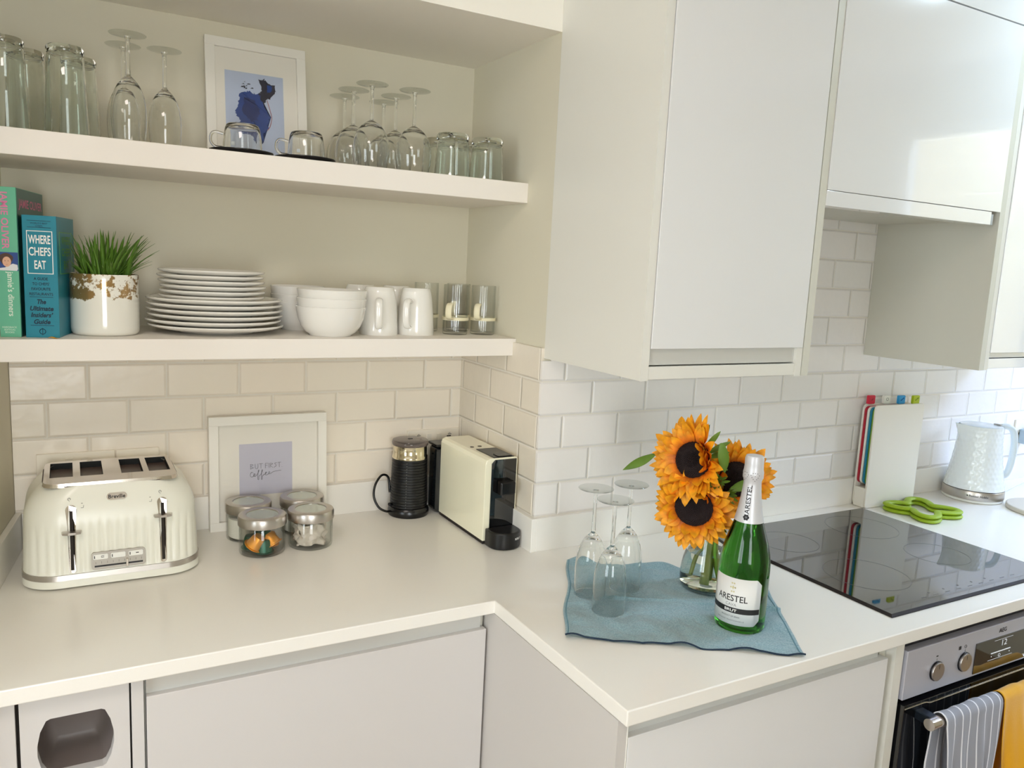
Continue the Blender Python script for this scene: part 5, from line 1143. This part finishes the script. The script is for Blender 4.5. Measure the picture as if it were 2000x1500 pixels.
prism(q, [(0, .004), (.002, 0), (0, -.004), (-.002, 0)], 0, .0001)
for f in q.faces: f.material_index = 3
merge(bm, wrap(q, R_ + .0006, phi, .0860))
obj('label_print', bm, [P('label_black', (26, 26, 26), .5), whiteink, P('label_grey', (140, 140, 140), .6), P('label_gold', (206, 196, 150), .5)], lab)

# ------------------------------------------------------------------ chopping board set, trivets, kettle, tray
ang = math.atan2(-.010, .202); t = thing('chopping_board_set', 'white case of four chopping boards with red, white, blue and green tabs', 'chopping boards', (1.0610, -0.0700, W), ang)
bw_, bt_, bh_ = .2050, .0470, .3000
def side_poly(h_, y0_, y1_, r_): return rrect(y1_ - y0_, h_, r_, 6, (y0_ + y1_) / 2, h_ / 2)
case_m = P('board_case', (236, 232, 222), .35)
bm = bmesh.new(); prism(bm, rrect(bw_, bh_, .010, 5, bw_ / 2, bh_ / 2 + .0005), 0, .0060, 'xz'); edge(obj('front_wall', bm, case_m, t), .0015)
bm = bmesh.new(); prism(bm, rrect(bw_ * .98, bh_ * .985, .014, 6, bw_ / 2, bh_ / 2), bt_ - .005, bt_, 'xz'); edge(obj('back_wall', bm, case_m, t), .0015)
bm = bmesh.new(); rbox(bm, 0, bw_, .0062, bt_ - .0052, .0006, .058, .003); obj('base_tray', bm, case_m, t)
tabs = [('red_board', (176, 22, 46), .0385, .0260), ('white_board', (238, 236, 226), .0292, .0780), ('blue_board', (20, 128, 160), .0199, .1290), ('green_board', (118, 160, 40), .0108, .1790)]
for nm_, col, yb, tx in tabs:
    m_ = P(nm_, col, .4); bm = bmesh.new(); prism(bm, rrect(bw_ * .965, .225, .014, 5, bw_ / 2 + .002, .0595 + .1125 + .0075), yb - .0036, yb + .0036, 'xz'); bo = edge(obj(nm_, bm, m_, t), .001)
    tm = P(nm_ + '_tab', {'red_board': (206, 24, 58), 'white_board': (232, 232, 222), 'blue_board': (34, 150, 208), 'green_board': (168, 186, 20)}[nm_], .35)
    bm = bmesh.new(); prism(bm, rrect(.0270, .0250, .0035, 4, tx - .004, .3000 + .0110), yb - .0041, yb + .0041, 'xz'); tb = edge(obj('index_tab', bm, tm, bo), .001)
    bm = bmesh.new(); yy = yb - .0045; cx, cz = tx - .004, .3125
    if nm_ == 'red_board': prism(bm, [(cx - .006, cz - .003), (cx + .001, cz + .001), (cx + .006, cz + .004), (cx + .003, cz - .004)], yy, yy + .0002, 'xz')
    elif nm_ == 'white_board': tube(bm, [(cx + .0045 * math.cos(k * PI / 8), yy, cz + .004 * math.sin(k * PI / 8)) for k in range(16)], .0005, 4, closed=True)
    else: tube(bm, [(cx - .006, yy, cz - .0035), (cx, yy, cz), (cx + .006, yy, cz + .004)], [.0016, .0010, .0018], 6)
    obj('tab_symbol', bm, P(nm_ + '_ink', {'red_board': (150, 16, 40), 'white_board': (90, 90, 90), 'blue_board': (14, 84, 150), 'green_board': (112, 128, 10)}[nm_], .5), tb)
def trivet(label, dz, first=None):
    pts = []; cx, cy = 1.1860, -.1640
    for k in range(120):
        a = 2 * PI * k / 120; r_ = .073 + .024 * math.cos(4 * a); pts.append((r_ * math.cos(a + .80), r_ * math.sin(a + .80) * .95, 0))
    bm = bmesh.new(); tube(bm, pts, .0102, 12, closed=True, flat=.55)
    for v in bm.verts: pass
    o = obj('silicone_trivet', bm, P('lime_silicone', (150, 178, 24), .5), smooth=True); o.location = (cx, cy, W + dz)
    return tag(o, label, 'trivet', 'lime green trivets')
tv = trivet('lime green looped silicone trivet lying directly on the worktop, under its twin', .0060)
tv2 = dup(tv, (1.1875, -.1625, W + .0178), 'lime green looped silicone trivet stacked on top of its twin', rz=.0)

t = thing('kettle', 'pale white textured electric kettle with a steel base band', 'kettle', (1.5150, -.1100, W))
kx = math.atan2(-.4847, .8733)                                       # handle faces away along the counter
bm = bmesh.new(); lathe(bm, [(0, 0), (.080, 0), (.084, .003), (.084, .009), (0, .009)], 48); obj('power_base', bm, white_pl, t)
bm = bmesh.new(); lathe(bm, [(0, .0095), (.0845, .0095), (.0855, .012), (.0850, .034), (.0838, .0362), (0, .0362)], 64); kb_ = obj('steel_band', bm, brushed, t)
bm = bmesh.new(); lathe(bm, [(.070, .0363), (.0835, .0363), (.0835, .0380), (.070, .0380)], 64); obj('seam', bm, ink, t)
bm = bmesh.new(); NR, NH = 30, 13; rings = []
for j in range(NH * 4 + 1):
    s = j / (NH * 4); z = .0382 + s * .1900; base_r = .0838 - .0245 * s - .004 * math.sin(PI * s); ring = []
    for k in range(NR * 6):
        a = 2 * PI * k / (NR * 6); row = s * NH; cell = (a / (2 * PI) * NR + (.5 if int(row) % 2 else 0)) % 1.0
        fz = row % 1.0; bump_ = -.0011 * (1 - (2 * cell - 1) ** 2) * (1 - (2 * fz - 1) ** 2) * (1 if .01 < s < .97 else 0)
        sp_ = max(0, math.cos(a - kx - PI)) ** 24 * max(0, (s - .72) / .28) ** 1.3 * .020
        r_ = base_r + bump_ + sp_; ring.append(bm.verts.new((r_ * math.cos(a), r_ * math.sin(a), z + (.004 * sp_ / .02))))
    rings.append(ring)
for A, B in zip(rings, rings[1:]):
    for k in range(len(A)): f = bm.faces.new([A[k], A[(k + 1) % len(A)], B[(k + 1) % len(A)], B[k]]); f.smooth = True
obj('body', bm, P('kettle_white', (240, 246, 248), .2, coat=.5), t)
bm = bmesh.new(); lathe(bm, [(0, .2310), (.0560, .2300), (.0585, .2285), (.0590, .2250), (.050, .2200), (0, .2200)], 56); lp = obj('lid', bm, P('kettle_lid', (216, 226, 228), .2, coat=.4), t)
def kp(r_, z): return (r_ * math.cos(kx), r_ * math.sin(kx), z)
bm = bmesh.new(); tube(bm, bez([kp(.052, .2250), kp(.078, .2270), kp(.096, .2180), kp(.106, .1900), kp(.108, .1500), kp(.104, .1050), kp(.095, .0780), kp(.079, .0700)], 8), .0110, 14, flat=.8); obj('handle', bm, P('kettle_handle', (218, 228, 232), .3), t)
bm = bmesh.new(); box(bm, -.006, .006, -.010, .010, .2305, .2345); bmesh.ops.transform(bm, matrix=Matrix.Translation(kp(.050, 0)), verts=bm.verts); obj('lid_button', bm, brushed, t)
bm = bmesh.new(); q = text_bm('Russell Hobbs', .052, .0068, bold=.01); merge(bm, wrap(q, .0858, math.radians(-138), .0235)); q = bmesh.new(); prism(q, circ(.0022, 8, -.031, .000), 0, .0001); merge(bm, wrap(q, .0858, math.radians(-138), .0235)); obj('lettering', bm, ink, kb_)
bm = bmesh.new(); tube(bm, bez([(1.625, -.130, W + .004), (1.74, -.100, W + .0035), (1.84, -.075, W + .0035), (1.95, -.060, W + .0035), (2.1, -.05, W + .0035)], 8), .0032, 8); tag(obj('mains_lead', bm, white_pl), 'white mains cord trailing away behind the kettle', 'cord')
t = thing('mains_plug', 'pale grey-blue mains plug in the socket beyond the kettle', 'plug', (1.9300, -.0145, 1.0350))
bm = bmesh.new(); rbox(bm, -.022, .026, -.034, 0, .000, .050, .005, 3); obj('plug_body', bm, P('blue_grey_plug', (176, 196, 212), .4), t)
bm = bmesh.new(); tube(bm, bez([(0, -.018, 0), (.004, -.02, -.03), (.03, -.03, -.08), (.07, -.05, -.110), (.14, -.06, -.1215)], 8), .0022, 8); obj('plug_cord', bm, P('grey_cord', (186, 186, 192), .5), t)
bm = bmesh.new(); prism(bm, circ(.105, 48), 0.0, .014); o = edge(obj('serving_tray', bm, P('beige_stoneware', (206, 198, 184), .5)), .004); o.location = (1.580, -.295, W + .0003); tag(o, 'round beige slab at the picture edge, on the worktop in front of the kettle', 'trivet board')
